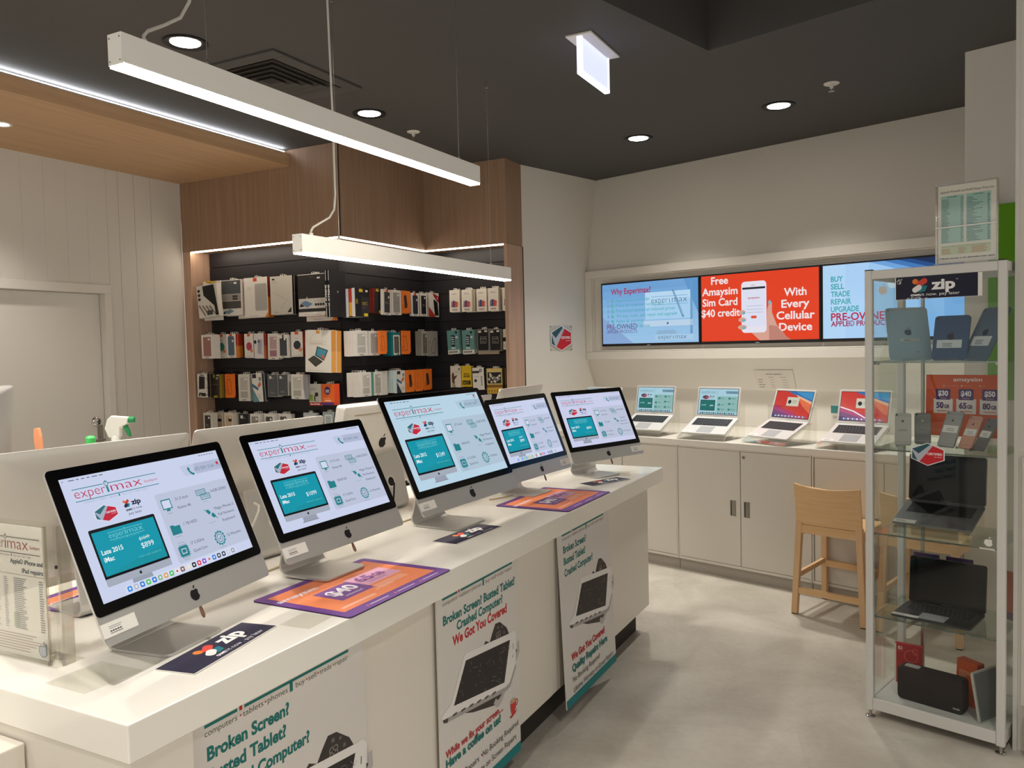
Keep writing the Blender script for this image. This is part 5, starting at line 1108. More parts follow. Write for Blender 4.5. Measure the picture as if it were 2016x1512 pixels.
PACKS = [
    ('L', 0, -4.848, 1.798, 0.214, 0.244, 2, 0.02, 'striped', {}, 'striped white pouch with a black slanted panel', 'striped pouch', -5, 0.195),
    ('L', 0, -4.705, 1.806, 0.213, 0.267, 4, 0.016, 'folio', {'b': 'd9d5cd'}, 'charcoal tablet cover with a grey band', 'white edged tablet cover', 0, 0.107),
    ('L', 0, -4.46, 1.783, 0.234, 0.294, 3, 0.02, 'window_tablet', {'b': 'e0dcd4', 's': '8e2f22', 's2': 'd97a2c'}, 'white tablet box with a rounded grey window', 'tablet box with red and orange side', 0, 0.102),
    ('L', 0, -4.212, 1.794, 0.213, 0.279, 3, 0.019, 'sketch', {'b': 'c9c4ba', 's': '201d1e'}, 'cream tablet box with a faint line drawing', 'tablet box with black side', 0, 0.099),
    ('L', 0, -3.903, 1.771, 0.27, 0.297, 4, 0.018, 'bigfolio', {'b': 'e2ded6', 's': 'b03a22', 's2': 'e0862e'}, 'black tablet cover with picture band', 'white box with red and orange side', 0, 0.116),
    ('L', 1, -4.884, 1.485, 0.119, 0.179, 3, 0.024, 'case', {'b': 'e0dcd4', 'c': 'a07068', 'pl': 1}, 'white box with a dusty pink phone case', 'white box', 0, 0.195),
    ('L', 1, -4.857, 1.484, 0.1, 0.183, 2, 0.02, 'circle', {'b': 'e0dcd4', 'c': '3f8f80', 's': 'c9c5bd'}, 'white box with a teal disc', 'white box', 0, 0.08),
    ('L', 1, -4.717, 1.487, 0.098, 0.179, 4, 0.018, 'case', {'b': 'e0dcd4', 'c': '56677a', 'tab': 1, 's': 'b8402a', 's2': 'e08a30', 'round': 1}, 'white box with a slate blue phone case', 'box with red and orange side', 0, 0.116),
    ('L', 1, -4.556, 1.484, 0.093, 0.179, 3, 0.018, 'circle', {'b': 'e0dcd4', 'c': 'b5425c', 's': '9c3a2c'}, 'white box with a pink disc', 'box with a red side', 0, 0.095),
    ('L', 1, -4.455, 1.477, 0.099, 0.185, 3, 0.018, 'lilac', {'b': 'dad7d6', 's': 'a83a2c', 's2': 'c9602c'}, 'white box picturing a lilac phone', 'box with a red side', 0, 0.095),
    ('L', 1, -4.33, 1.466, 0.105, 0.191, 2, 0.02, 'twowin', {'b': 'e0dcd4', 'c': 'b79a9c', 'c2': 'a0707c'}, 'white box with two blush glitter windows', 'white box', 1, 0.08),
    ('L', 1, -4.221, 1.479, 0.091, 0.167, 3, 0.016, 'case', {'b': 'e0dcd4', 'c': '45484c', 'hang': 1}, 'white framed grey case on black strap', 'white box', 0, 0.089),
    ('L', 1, -4.103, 1.483, 0.111, 0.182, 2, 0.018, 'circle', {'b': 'e0dcd4', 'c': '33363f', 's': 'a03428'}, 'white box with a charcoal disc', 'box with a red side', 0, 0.075),
    ('L', 1, -3.845, 1.371, 0.235, 0.296, 4, 0.026, 'keyboard', {'b': 'e4dfd5', 's': 'c9893f', 's2': 'd89a4c'}, 'large white box picturing a tablet keyboard', 'large box with an amber side', 2, 0.151),
    ('L', 2, -4.952, 1.189, 0.109, 0.179, 2, 0.026, 'skull', {'b': 'd8d4cc', 's': '24211f'}, 'white box with black pattern', 'patterned box', 0, 0.195),
    ('L', 2, -4.932, 1.176, 0.085, 0.183, 2, 0.022, 'olive', {'b': '5a5644', 's': 'b8963c'}, 'olive box with yellow corners', 'olive box with a yellow side', 0, 0.084),
    ('L', 2, -4.792, 1.178, 0.11, 0.182, 2, 0.016, 'outline', {'b': 'f07a2c', 'c': '5a2a1a', 's': '4a241a'}, 'orange box with a black phone outline', 'orange box', 0, 0.071),
    ('L', 2, -4.615, 1.157, 0.115, 0.202, 3, 0.02, 'twowin', {'b': 'd4d0c8', 'c': 'b9b5ac', 'c2': 'a9a59d'}, 'pale grey box with two clear windows', 'pale grey box', 0, 0.102),
    ('L', 2, -4.466, 1.153, 0.102, 0.212, 3, 0.022, 'diag', {'b': 'dedad2', 's': '3b3d42'}, 'white box with a blue green slanted photo', 'white box with a dark side', -3, 0.109),
    ('L', 2, -4.333, 1.191, 0.098, 0.166, 3, 0.018, 'slate', {'b': '55585b', 's': 'c9c5bd'}, 'slate grey card with price dot', 'slate card', 0, 0.095),
    ('L', 2, -4.221, 1.202, 0.096, 0.154, 4, 0.016, 'slate', {'b': '505356', 's': 'c2beb6'}, 'slate grey card with dot', 'slate card', 0, 0.107),
    ('L', 2, -4.078, 1.178, 0.115, 0.178, 4, 0.018, 'twowin', {'b': 'd8d4cc', 'c': 'bab6ae', 'c2': 'a5a199', 's': 'b9bbc4'}, 'white box with clear case windows', 'white box', 1, 0.116),
    ('L', 2, -3.971, 1.127, 0.114, 0.157, 1, 0.012, 'memory', {'b': 'cfd0c8'}, 'memory card pack with a red foot', '', 0, 0.048),
    ('L', 2, -3.811, 1.136, 0.111, 0.15, 4, 0.014, 'sim30', {'b': 'e2692a', 's': 'd24a22'}, 'orange sim card pack with a purple disc', 'orange sim card pack', 0, 0.098),
    ('L', 3, -4.911, 0.886, 0.09, 0.183, 3, 0.018, 'case', {'b': 'c9c4ba', 'c': '3d3836'}, 'grey card with a dark phone case', 'grey card', 0, 0.195),
    ('L', 3, -4.908, 0.867, 0.115, 0.194, 3, 0.018, 'case', {'b': 'cfc6b6', 'c': 'c2ad90', 'round': 1, 'cam': 1}, 'tan case card, left of a matching one', 'tan card', 0, 0.095),
    ('L', 3, -4.773, 0.874, 0.096, 0.191, 4, 0.018, 'case', {'b': 'cfc6b6', 'c': 'bfa98c', 'round': 1, 'cam': 1}, 'tan case card, right of a matching one', 'tan card', 0, 0.116),
    ('L', 3, -4.657, 0.865, 0.108, 0.195, 2, 0.018, 'slate', {'b': '232427', 's': '1a1a1c'}, 'black case card with a white price dot', 'black card', 0, 0.075),
    ('L', 3, -4.503, 0.875, 0.098, 0.187, 4, 0.018, 'case', {'b': 'd6d2ca', 'c': '8f8b84'}, 'white card with a small dark picture', 'white card', 0, 0.116),
    ('L', 3, -4.36, 0.872, 0.096, 0.191, 4, 0.018, 'case', {'b': 'd6d2ca', 'c': '4a4744'}, 'white framed dark window case', 'white card', 0, 0.116),
    ('L', 3, -4.221, 0.876, 0.089, 0.191, 4, 0.018, 'case', {'b': 'd0ccc4', 'c': '524e4a'}, 'white card with dark window', 'white card', 0, 0.116),
    ('L', 3, -4.007, 0.886, 0.124, 0.189, 2, 0.016, 'clear', {'b': 'a9adac'}, 'clear plastic pack', 'clear pack', 0, 0.071),
    ('L', 3, -3.821, 0.901, 0.102, 0.185, 3, 0.016, 'clear', {'b': '8f9a98'}, 'greenish clear plastic pack nearest the corner', 'clear pack', 0, 0.089),
    ('M', 0, 4.627, 1.758, 0.159, 0.2, 4, 0.026, 'otter', {'b': '17171a', 's': 'ccc8c8'}, 'black box with yellow badge', 'white box', 0, 0.151),
    ('M', 0, 4.861, 1.788, 0.111, 0.182, 2, 0.022, 'otter2', {'b': '1a1a1c', 's': '7a2a22'}, 'tilted black box with yellow badges', 'black box with a red side', 5, 0.12),
    ('M', 0, 4.916, 1.777, 0.101, 0.188, 1, 0.022, 'case', {'b': 'dedad2', 'c': '3c3a3c', 'tab': 1}, 'white framed smoky phone case', '', 2, 0.155),
    ('M', 0, 5.038, 1.78, 0.124, 0.186, 1, 0.022, 'case', {'b': 'e0dcd4', 'c': '9a9894'}, 'white framed grey phone case', '', 0, 0.155),
    ('M', 0, 5.163, 1.795, 0.119, 0.172, 2, 0.018, 'dark_on', {'b': 'ef7d2d', 's': '7a3a1a'}, 'orange box picturing a dark phone', 'orange box', 0, 0.155),
    ('M', 0, 5.288, 1.776, 0.105, 0.181, 1, 0.02, 'case', {'b': 'e2ded6', 'c': '262c3a', 'round': 1, 'tab': 1}, 'white framed navy phone case', '', 0, 0.155),
    ('M', 0, 5.405, 1.779, 0.102, 0.18, 2, 0.018, 'case', {'b': 'e2ded6', 'c': '1c1d20', 's': 'b9b5ad'}, 'white framed black phone case', 'white box', 0, 0.155),
    ('M', 0, 5.554, 1.776, 0.151, 0.194, 2, 0.018, 'redwhite', {'b': 'e6e2da', 's': 'c9c5be'}, 'red and white slanted phone box', 'white box', 0, 0.155),
    ('M', 1, 4.615, 1.48, 0.135, 0.179, 4, 0.024, 'twowin', {'b': 'd9d5cd', 'c': 'b3afa6', 'c2': 'b0aca3', 's': 'd3cfca'}, 'pale box with two clear windows', 'white box', 0, 0.143),
    ('M', 1, 4.795, 1.479, 0.124, 0.18, 1, 0.024, 'case', {'b': 'd9d5cd', 'c': '9d9a94', 'round': 1}, 'pale box with one grey window', '', 0, 0.12),
    ('M', 1, 4.859, 1.488, 0.09, 0.172, 1, 0.018, 'outline', {'b': 'f07a2c', 'c': '5a2a1a'}, 'orange box with black outline', '', 0, 0.155),
    ('M', 1, 5.014, 1.473, 0.114, 0.176, 4, 0.018, 'teal', {'b': '177277', 's': '14626a'}, 'teal box with patterned case', 'teal box', 0, 0.155),
    ('M', 1, 5.146, 1.482, 0.128, 0.179, 2, 0.014, 'outline', {'b': 'f07a2c', 'c': '4a2418', 's': '3a2018'}, 'orange box with black outline', 'orange box', 0, 0.155),
    ('M', 1, 5.408, 1.465, 0.087, 0.194, 3, 0.02, 'case', {'b': 'b4afa5', 'c': '6d6a63', 's': 'a09b92'}, 'grey box with a smoky window', 'grey box', 0, 0.155),
    ('M', 1, 5.53, 1.459, 0.135, 0.202, 1, 0.02, 'outline', {'b': 'a29f9a', 'c': '26262a', 'flip': 1}, 'grey box with a black slanted phone outline', '', 0, 0.155),
    ('M', 2, 4.622, 1.19, 0.116, 0.172, 5, 0.024, 'twowin', {'b': 'd6d2ca', 'c': 'b8b4ab', 'c2': 'aeaaa1', 's': 'd0ccc4'}, 'pale box with a black camera square', 'white box', 0, 0.169),
    ('M', 2, 4.824, 1.186, 0.098, 0.172, 1, 0.024, 'case', {'b': 'd9d5cd', 'c': 'aaa69d', 's': '5d9c8c'}, 'pale box with tall grey window', '', 0, 0.12),
    ('M', 2, 5.065, 1.188, 0.109, 0.17, 5, 0.02, 'diag2', {'b': 'd9d6cf', 's': 'bccac8'}, 'white box with a dark slanted photo', 'white box with a bluish side', 0, 0.155),
    ('M', 2, 5.197, 1.188, 0.113, 0.169, 1, 0.016, 'dark_on', {'b': 'ee7a2a'}, 'orange box picturing dark phone', '', 0, 0.155),
    ('M', 2, 5.318, 1.187, 0.107, 0.17, 1, 0.016, 'outline', {'b': 'ee7a2a', 'c': 'a04a1a'}, 'orange box with faint outline', '', 0, 0.155),
    ('M', 2, 5.437, 1.19, 0.118, 0.167, 1, 0.016, 'dark_on', {'b': 'ee7a2a'}, 'orange box picturing dark phone', '', 0, 0.155),
    ('R', 0, -3.387, 1.808, 0.095, 0.173, 4, 0.018, 'three', {'b': 'e8e3d8', 's': 'cfc6b4'}, 'white box picturing three phones', 'white box', 0, 0.116),
    ('R', 0, -3.262, 1.804, 0.093, 0.173, 5, 0.018, 'three', {'b': 'e8e3d8', 's': 'cfc6b4'}, 'white box picturing three phones', 'white box', 0, 0.136),
    ('R', 0, -3.15, 1.803, 0.092, 0.177, 4, 0.014, 'three', {'b': 'e8e3d8', 's': 'cfc6b4'}, 'white box picturing three phones', 'white box', 0, 0.098),
    ('R', 0, -3.03, 1.801, 0.092, 0.177, 5, 0.016, 'three', {'b': 'e8e3d8', 's': 'cfc6b4'}, 'white box picturing three phones', 'white box', 0, 0.125),
    ('R', 0, -2.915, 1.801, 0.089, 0.177, 4, 0.016, 'three', {'b': 'e8e3d8', 's': 'cfc6b4'}, 'white box picturing three phones', 'white box', 0, 0.107),
    ('R', 1, -3.421, 1.472, 0.11, 0.192, 3, 0.016, 'tealphone', {'b': '5f8f8e', 's': '8fa9a6'}, 'teal glass pack picturing a phone', 'teal pack', -3, 0.089),
    ('R', 1, -3.284, 1.471, 0.108, 0.19, 3, 0.016, 'tealphone', {'b': '5f8f8e', 's': '8fa9a6'}, 'teal glass pack picturing a phone', 'teal pack', -2, 0.089),
    ('R', 1, -3.153, 1.493, 0.104, 0.17, 3, 0.014, 'glass', {'b': '19191b', 's': '8a8880'}, 'black glass pack with a silver rim', 'black pack', 0, 0.082),
    ('R', 1, -3.044, 1.491, 0.103, 0.169, 3, 0.014, 'glass', {'b': '19191b', 's': '8a8880'}, 'black glass pack with a silver rim', 'black pack', 0, 0.082),
    ('R', 1, -2.951, 1.499, 0.069, 0.158, 2, 0.012, 'split', {'b': 'd9d4c8'}, 'white card with dark band', 'white card', 0, 0.062),
    ('R', 2, -3.423, 1.202, 0.098, 0.173, 2, 0.016, 'hand', {'b': 'd8d2c4'}, 'cream pack with a brown hand picture', 'cream pack', 0, 0.071),
    ('R', 2, -3.32, 1.207, 0.092, 0.169, 2, 0.016, 'yellow', {'b': 'd6b32a'}, 'yellow tempered glass pack', 'yellow pack', 0, 0.071),
    ('R', 2, -3.198, 1.184, 0.104, 0.175, 3, 0.016, 'info', {'b': 'dcd8d0', 's': '2e3448'}, 'white pack with black icons', 'white pack with a navy side', -2, 0.089),
    ('R', 2, -3.044, 1.156, 0.138, 0.199, 4, 0.016, 'gold', {'b': 'b99a52', 's': '4a3a2c'}, 'gold pack with a black and white pattern', 'brown sided pack', -1, 0.107),
]
# ================================================================ packs hanging on the slat panels
def pk_art(kind, a, w, h, p):
    R = a.rect; c = '#' + p.get('c', '808080')
    def dash(x0, y0, x1, y1, n, m, s=1): a.dashes(x0 * w, y0 * h, x1 * w, y1 * h, n, m, 2, .4, s)
    if kind in ('case', 'twowin'):
        if p.get('hang'): R(.12 * w, .08 * h, .88 * w, .84 * h, c, 1); R(.42 * w, .78 * h, .56 * w, 1.0 * h, '#151517', 2)
        elif kind == 'twowin':
            a.frame(.14 * w, .08 * h, .86 * w, .92 * h, .01 * w, '#a8a39a', 1); R(.18 * w, .40 * h, .82 * w, .88 * h, c, 1); R(.18 * w, .12 * h, .82 * w, .36 * h, '#' + p['c2'], 1); a.text(.5 * w, .37 * h, 'ULTRA', .025 * h, '#e6e2da', 2, w=.45 * w, al='C'); R(.62 * w, .74 * h, .76 * w, .82 * h, '#3a3836', 2)
        elif p.get('round'): a.rrect(.17 * w, .09 * h, .83 * w, .90 * h, .09 * w, c, 1); a.rrect(.24 * w, .14 * h, .76 * w, .85 * h, .07 * w, c, 2)
        else: R(.16 * w, .09 * h, .84 * w, .90 * h, c, 1); dash(.3, .45, .7, .55, 2, '#8d8882')
        if p.get('cam'): a.rrect(.46 * w, .66 * h, .82 * w, .78 * h, .03 * w, '#2f2823', 3)
        if p.get('pl') or not p.get('tab'): R(.58 * w, .76 * h, .76 * w, .84 * h, '#e7e3dc', 3)
        if p.get('tab'): R(.34 * w, .90 * h, .64 * w, 1.0 * h, '#d2542f', 3); R(.60 * w, .66 * h, .76 * w, .74 * h, '#e7e3dc', 3)
        R(.32 * w, .03 * h, .66 * w, .055 * h, '#56524c', 2)
    elif kind == 'circle':
        a.ell(.52 * w, .47 * h, .31 * w, .175 * h, c, 1); a.ell(.78 * w, .29 * h, .15 * w, .08 * h, '#d9825c', 2); R(.34 * w, .89 * h, .64 * w, 1 * h, '#d8552f', 1); dash(.3, .72, .7, .78, 2, '#c2bcb2'); dash(.1, .05, .8, .09, 1, '#b5aea4')
    elif kind == 'lilac':
        a.poly([(.32 * w, .20 * h), (.78 * w, .16 * h), (.84 * w, .74 * h), (.42 * w, .78 * h)], '#a9a2b2', 1); a.poly([(.62 * w, .16 * h), (1 * w, .10 * h), (1 * w, .8 * h), (.84 * w, .74 * h)], '#c9d2d8', 1); a.ell(.14 * w, .66 * h, .13 * w, .075 * h, '#2d2c2f', 2); a.ell(.5 * w, .68 * h, .1 * w, .06 * h, '#5a565f', 2)
    elif kind == 'striped':
        for i in range(4): x = .02 + i * .17; a.poly([(x * w, .38 * h - i * .02 * h), ((x + .07) * w, .42 * h - i * .02 * h), ((x + .34) * w, .06 * h), ((x + .27) * w, .04 * h)], '#8b8074', 1)
        a.poly([(.30 * w, .97 * h), (.86 * w, .97 * h), (.98 * w, .02 * h), (.84 * w, .02 * h), (.80 * w, .32 * h), (.32 * w, .68 * h)], '#1d1d1e', 2); a.rect(.42 * w, .06 * h, .70 * w, .20 * h, '#4a4a42', 3)
        for i in range(3): a.ell(.10 * w, (.84 - i * .13) * h, .07 * w, .05 * h, '#3a2d28', 2)
    elif kind == 'folio':
        R(.03 * w, .60 * h, .96 * w, .98 * h, '#4d5053', 1); R(.03 * w, .19 * h, .96 * w, .40 * h, '#4b4947', 1); R(.03 * w, .41 * h, .96 * w, .59 * h, '#97918b', 1); R(.64 * w, .88 * h, .78 * w, .93 * h, '#e3e0da', 2)
        for i in range(6): a.ell((.60 + .08 * (i % 3)) * w, (.46 + .07 * (i // 3)) * h, .045 * w, .035 * h, '#3f3e3f', 2, 10)
        a.poly([(.15 * w, .10 * h), (.42 * w, .18 * h), (.62 * w, .12 * h), (.34 * w, .03 * h)], '#6f8796', 2); a.poly([(.06 * w, .05 * h), (.18 * w, .14 * h), (.2 * w, .05 * h)], '#1f2022', 2); a.text(.5 * w, .92 * h, 'Flipfolio', .025 * h, '#8d8f92', 2, w=.2 * w, al='C')
    elif kind == 'window_tablet':
        R(.40 * w, .90 * h, .56 * w, .99 * h, '#cf4f2c', 1); a.rrect(.46 * w, .16 * h, .97 * w, .84 * h, .05 * w, '#b8b4ab', 1); a.rrect(.47 * w, .17 * h, .97 * w, .83 * h, .05 * w, '#a9a6a0', 2); a.poly([(.86 * w, 0), (1 * w, 0), (1 * w, .12 * h)], '#dd7f30', 2); dash(.14, .70, .36, .78, 3, '#c6c0b6'); dash(.22, .03, .6, .06, 1, '#b7b0a5')
    elif kind == 'sketch':
        R(.09 * w, .90 * h, .21 * w, .945 * h, '#3b3836', 1); dash(.09, .82, .34, .88, 3, '#aca69b'); a.poly([(.74 * w, .05 * h), (.93 * w, .05 * h), (.93 * w, .19 * h)], '#262424', 1)
        for q in ((.06, .62, .62, .42), (.08, .58, .64, .38), (.62, .42, .80, .36), (.80, .42, .46, .14), (.78, .40, .44, .16)): a.line(q[0] * w, q[1] * h, q[2] * w, q[3] * h, .012 * w, '#b2aca1', 1)
        dash(.14, .05, .36, .085, 2, '#8c867c')
    elif kind == 'bigfolio':
        R(.0, .10 * h, .96 * w, .985 * h, '#312e2f', 1); R(.02 * w, .18 * h, .97 * w, .42 * h, '#cfcac2', 2); a.text(.48 * w, .92 * h, 'Flipfolio', .02 * h, '#6f6c6b', 2, w=.16 * w, al='C'); R(.66 * w, .88 * h, .76 * w, .92 * h, '#e3e0da', 2)
        a.poly([(.10 * w, .32 * h), (.26 * w, .37 * h), (.50 * w, .29 * h), (.30 * w, .20 * h)], '#6d8aa8', 3); a.poly([(.04 * w, .24 * h), (.10 * w, .31 * h), (.22 * w, .24 * h), (.08 * w, .22 * h)], '#2c2a2b', 3); a.line(.29 * w, .38 * h, .31 * w, .46 * h, .025 * w, '#d9d6d0', 3)
        for i in range(4): a.ell((.60 + i * .085) * w, .27 * h, .04 * w, .033 * h, '#2f2d2f', 3, 10)
        a.text(.70 * w, .345 * h, 'iPad Pro 10.5', .022 * h, '#8b8781', 3, w=.34 * w, al='C'); a.poly([(.86 * w, 0), (1 * w, 0), (1 * w, .11 * h)], '#e2862e', 2); dash(.2, .03, .8, .05, 1, '#9f9a90')
    elif kind == 'keyboard':
        R(.42 * w, .92 * h, .56 * w, 1 * h, '#cf9450', 1); a.line(.16 * w, .72 * h, .34 * w, .94 * h, .008 * w, '#c9b293', 1); R(.18 * w, .735 * h, .82 * w, .742 * h, '#cfbfae', 1); R(.18 * w, .665 * h, .80 * w, .672 * h, '#a89f95', 1); dash(.2, .69, .7, .72, 1, '#cbb9a6')
        a.poly([(.10 * w, .30 * h), (.33 * w, .40 * h), (.68 * w, .26 * h), (.40 * w, .13 * h)], '#33312b', 2); a.poly([(.13 * w, .30 * h), (.33 * w, .385 * h), (.62 * w, .26 * h), (.40 * w, .16 * h)], '#4a4740', 3); a.poly([(.38 * w, .40 * h), (.46 * w, .62 * h), (.88 * w, .53 * h), (.72 * w, .28 * h)], '#2b3a44', 2); a.poly([(.42 * w, .41 * h), (.48 * w, .595 * h), (.84 * w, .52 * h), (.71 * w, .31 * h)], '#4f93a8', 3); a.poly([(.60 * w, .40 * h), (.72 * w, .42 * h), (.76 * w, .33 * h), (.70 * w, .31 * h)], '#c9684a', 4); dash(.1, .04, .8, .06, 1, '#b9b2a6')
    elif kind == 'skull':
        a.poly([(.14 * w, .34 * h), (.20 * w, .90 * h), (.76 * w, .88 * h), (.72 * w, .36 * h)], '#2c2526', 1); R(.28 * w, .92 * h, .70 * w, .965 * h, '#5b554f', 1); a.poly([(.08 * w, .04 * h), (.16 * w, .20 * h), (.8 * w, .18 * h), (.82 * w, .04 * h)], '#2e2825', 1); a.poly([(.22 * w, .06 * h), (.30 * w, .13 * h), (.38 * w, .06 * h)], '#d9d4cb', 2); rnd = random.Random(3)
        for i in range(26): x, y = (.84 + .14 * rnd.random()) * w, (.05 + .85 * rnd.random()) * h; a.ell(x, y, .03 * w, .022 * h, ('#1d1b1a', '#e1ddd4')[i % 2], 2, 8)
    elif kind == 'olive':
        a.rrect(.04 * w, .86 * h, .42 * w, .98 * h, .05 * w, '#c3b838', 1); R(.20 * w, .02 * h, .66 * w, .10 * h, '#c3b838', 1); R(.66 * w, .93 * h, .94 * w, .99 * h, '#d8d6d2', 1); R(.56 * w, .80 * h, .80 * w, .87 * h, '#e2dfd9', 1); R(.12 * w, .55 * h, .80 * w, .59 * h, '#7d7765', 1); R(.06 * w, .12 * h, .86 * w, .52 * h, '#4d4a40', 1)
    elif kind in ('outline', 'dark_on'):
        q = [(.26, .24), (.44, .18), (.74, .24), (.66, .74), (.56, .80), (.22, .78)] if not p.get('flip') else [(.22, .26), (.30, .14), (.62, .10), (.80, .50), (.84, .62), (.66, .74)]
        if kind == 'outline': q = [(.36, .15), (.62, .18), (.66, .24), (.54, .76), (.24, .78), (.22, .72)] if not p.get('flip') else q; a.loop([(x * w, y * h) for x, y in q], .028 * w, c, 1)
        else: q = [(.34, .20), (.62, .26), (.66, .34), (.56, .78), (.50, .82), (.26, .78)]; a.poly([(x * w, y * h) for x, y in q], '#3a2a26', 1); a.line(.36 * w, .26 * h, .58 * w, .34 * h, .03 * w, '#6b5048', 2)
        if p['b'][0] in 'ef': dash(.10, .14, .22, .40, 5, '#7a3c18'); dash(.25, .90, .48, .94, 1, '#a44f1e'); a.poly([(.84 * w, 0), (w, 0), (w, .10 * h)], '#5a2c14', 1)
        else: dash(.08, .5, .22, .62, 3, '#6d6a66')
    elif kind in ('diag', 'diag2'):
        dk = '#30394a' if kind == 'diag2' else '#4f8290'
        a.poly([(0, .52 * h), (0, 0), (.62 * w, 0)], dk if kind == 'diag2' else '#5d9096', 1); a.poly([(0, .66 * h), (0, .54 * h), (.55 * w, .40 * h), (.62 * w, .47 * h), (.3 * w, .58 * h)], '#3f6f8c', 2); a.poly([(.5 * w, .55 * h), (.8 * w, .72 * h), (.9 * w, .60 * h), (.66 * w, .50 * h)], '#c9684e', 2); R(.06 * w, .84 * h, .44 * w, .98 * h, '#23252a', 2); a.ell(.80 * w, .80 * h, .11 * w, .065 * h, '#202024', 2); a.ell(.80 * w, .80 * h, .05 * w, .03 * h, '#d7d2ca', 3); dash(.5, .1, .9, .3, 4, '#b9b3a9')
    elif kind == 'slate':
        R(.18 * w, .80 * h, .40 * w, .92 * h, '#dcdad4', 1); dash(.42, .80, .66, .88, 2, '#8a8c8e'); dash(.24, .14, .76, .24, 3, '#8a8c8e'); a.frame(0, 0, w, h, .03 * w, '#8f8d88', 1)
    elif kind == 'memory':
        R(0, 0, w, .15 * h, '#c4202c', 1); a.text(.5 * w, .035 * h, 'SanDisk', .075 * h, '#f2e3e0', 2, w=.82 * w, al='C', bold=2); R(.42 * w, .20 * h, .74 * w, .46 * h, '#26272a', 2); R(.52 * w, .22 * h, .74 * w, .42 * h, '#d9d9d4', 3); a.poly([(.02 * w, .20 * h), (.34 * w, .20 * h), (.30 * w, .52 * h), (.06 * w, .50 * h)], '#8fb04a', 1); R(.48 * w, .46 * h, .74 * w, .60 * h, '#3a2f2c', 2); dash(.1, .70, .7, .84, 3, '#8f9488'); a.text(.64 * w, .29 * h, '32', .06 * h, '#3a3a3a', 4, w=.1 * w, al='C', bold=1)
    elif kind == 'sim30':
        a.ell(.47 * w, .68 * h, .24 * w, .19 * h, '#4a2a68', 1, 24); a.text(.47 * w, .64 * h, '$30', .085 * h, '#f2ecf2', 2, w=.30 * w, al='C', bold=2); R(.32 * w, .58 * h, .62 * w, .60 * h, '#e9e0ea', 2); dash(.15, .28, .8, .36, 2, '#f0a070'); R(.24 * w, .18 * h, .76 * w, .235 * h, '#f3c3a0', 2); R(0, 0, w, .13 * h, '#5d2f6a', 1)
    elif kind == 'clear':
        a.rrect(.16 * w, .1 * h, .84 * w, .9 * h, .08 * w, '#c9cccb', 1); a.rrect(.26 * w, .18 * h, .74 * w, .84 * h, .06 * w, '#9da3a2', 2)
    elif kind == 'otter':
        a.rrect(.30 * w, .87 * h, .56 * w, .98 * h, .03 * w, '#d9b222', 1); R(.76 * w, .88 * h, .92 * w, .95 * h, '#e6e3dd', 1); R(.46 * w, .02 * h, .98 * w, .70 * h, '#2c2b2f', 1); R(.62 * w, .02 * h, .90 * w, .12 * h, '#d9c022', 2); dash(.50, .42, .94, .54, 4, '#a8922a'); dash(.50, .28, .8, .40, 4, '#5a4a68'); R(.06 * w, .45 * h, .2 * w, .62 * h, '#8a7020', 1)
    elif kind == 'otter2':
        a.rrect(.10 * w, .87 * h, .44 * w, .98 * h, .04 * w, '#c9a822', 1); R(.62 * w, .88 * h, .82 * w, .95 * h, '#e6e3dd', 1); R(.50 * w, .02 * h, .86 * w, .14 * h, '#c9a822', 1); R(.06 * w, .18 * h, .80 * w, .82 * h, '#262627', 1)
    elif kind == 'redwhite':
        a.poly([(0, 0), (.68 * w, 0), (.05 * w, .40 * h), (0, .42 * h)], '#c0302c', 1); a.poly([(.42 * w, 1 * h), (w, .86 * h), (w, .62 * h), (.88 * w, .62 * h), (.5 * w, .86 * h)], '#b02e34', 1); a.poly([(.44 * w, .78 * h), (.86 * w, .60 * h), (.94 * w, .06 * h), (.58 * w, .06 * h)], '#1a1b1f', 2); R(.40 * w, .72 * h, .60 * w, .80 * h, '#e9e6df', 3); R(.80 * w, .76 * h, .92 * w, .82 * h, '#e9e6df', 3)
    elif kind == 'teal':
        a.rrect(.22 * w, .03 * h, .95 * w, .88 * h, .06 * w, '#dfdcd4', 1); a.rrect(.30 * w, .10 * h, .86 * w, .82 * h, .06 * w, '#5d5a52', 2); rnd = random.Random(11)
        for i in range(30): a.ell((.34 + .46 * rnd.random()) * w, (.14 + .62 * rnd.random()) * h, .035 * w, .022 * h, ('#8a8274', '#3f4a44', '#6f8a5a', '#7a5d58')[i % 4], 3, 7)
        R(.6 * w, .04 * h, .86 * w, .075 * h, '#1d1d1f', 3)
    elif kind == 'three':
        for i, q in enumerate(('#8f6f7a', '#3a4f7d', '#c0524a', '#d0604e')): x = .16 + .16 * i; a.poly([(x * w, .22 * h), ((x + .17) * w, .20 * h), ((x + .21) * w, (.50 - .03 * abs(i - 1)) * h), ((x + .03) * w, (.53 - .03 * abs(i - 1)) * h)], q, 1 + i)
        dash(.22, .80, .82, .86, 2, '#8d8678'); a.ring(.5 * w, .58 * h, .34 * w, .10 * h, .95, '#cfc8ba', 1); R(.24 * w, .09 * h, .74 * w, .13 * h, '#6a6358', 1); R(.24 * w, .055 * h, .76 * w, .068 * h, '#c03a30', 1); a.text(.49 * w, .10 * h, 'GLASS', .04 * h, '#dcd6ca', 2, w=.4 * w, al='C')
    elif kind == 'tealphone':
        R(0, 0, w, .17 * h, '#d6d4cc', 1); a.poly([(.30 * w, .34 * h), (.36 * w, .80 * h), (.66 * w, .78 * h), (.62 * w, .30 * h)], '#20242a', 2)
        for i in range(4): R((.34 + .02 * (i % 2)) * w, (.40 + i * .09) * h, (.58) * w, (.45 + i * .09) * h, '#aeb9bc', 3)
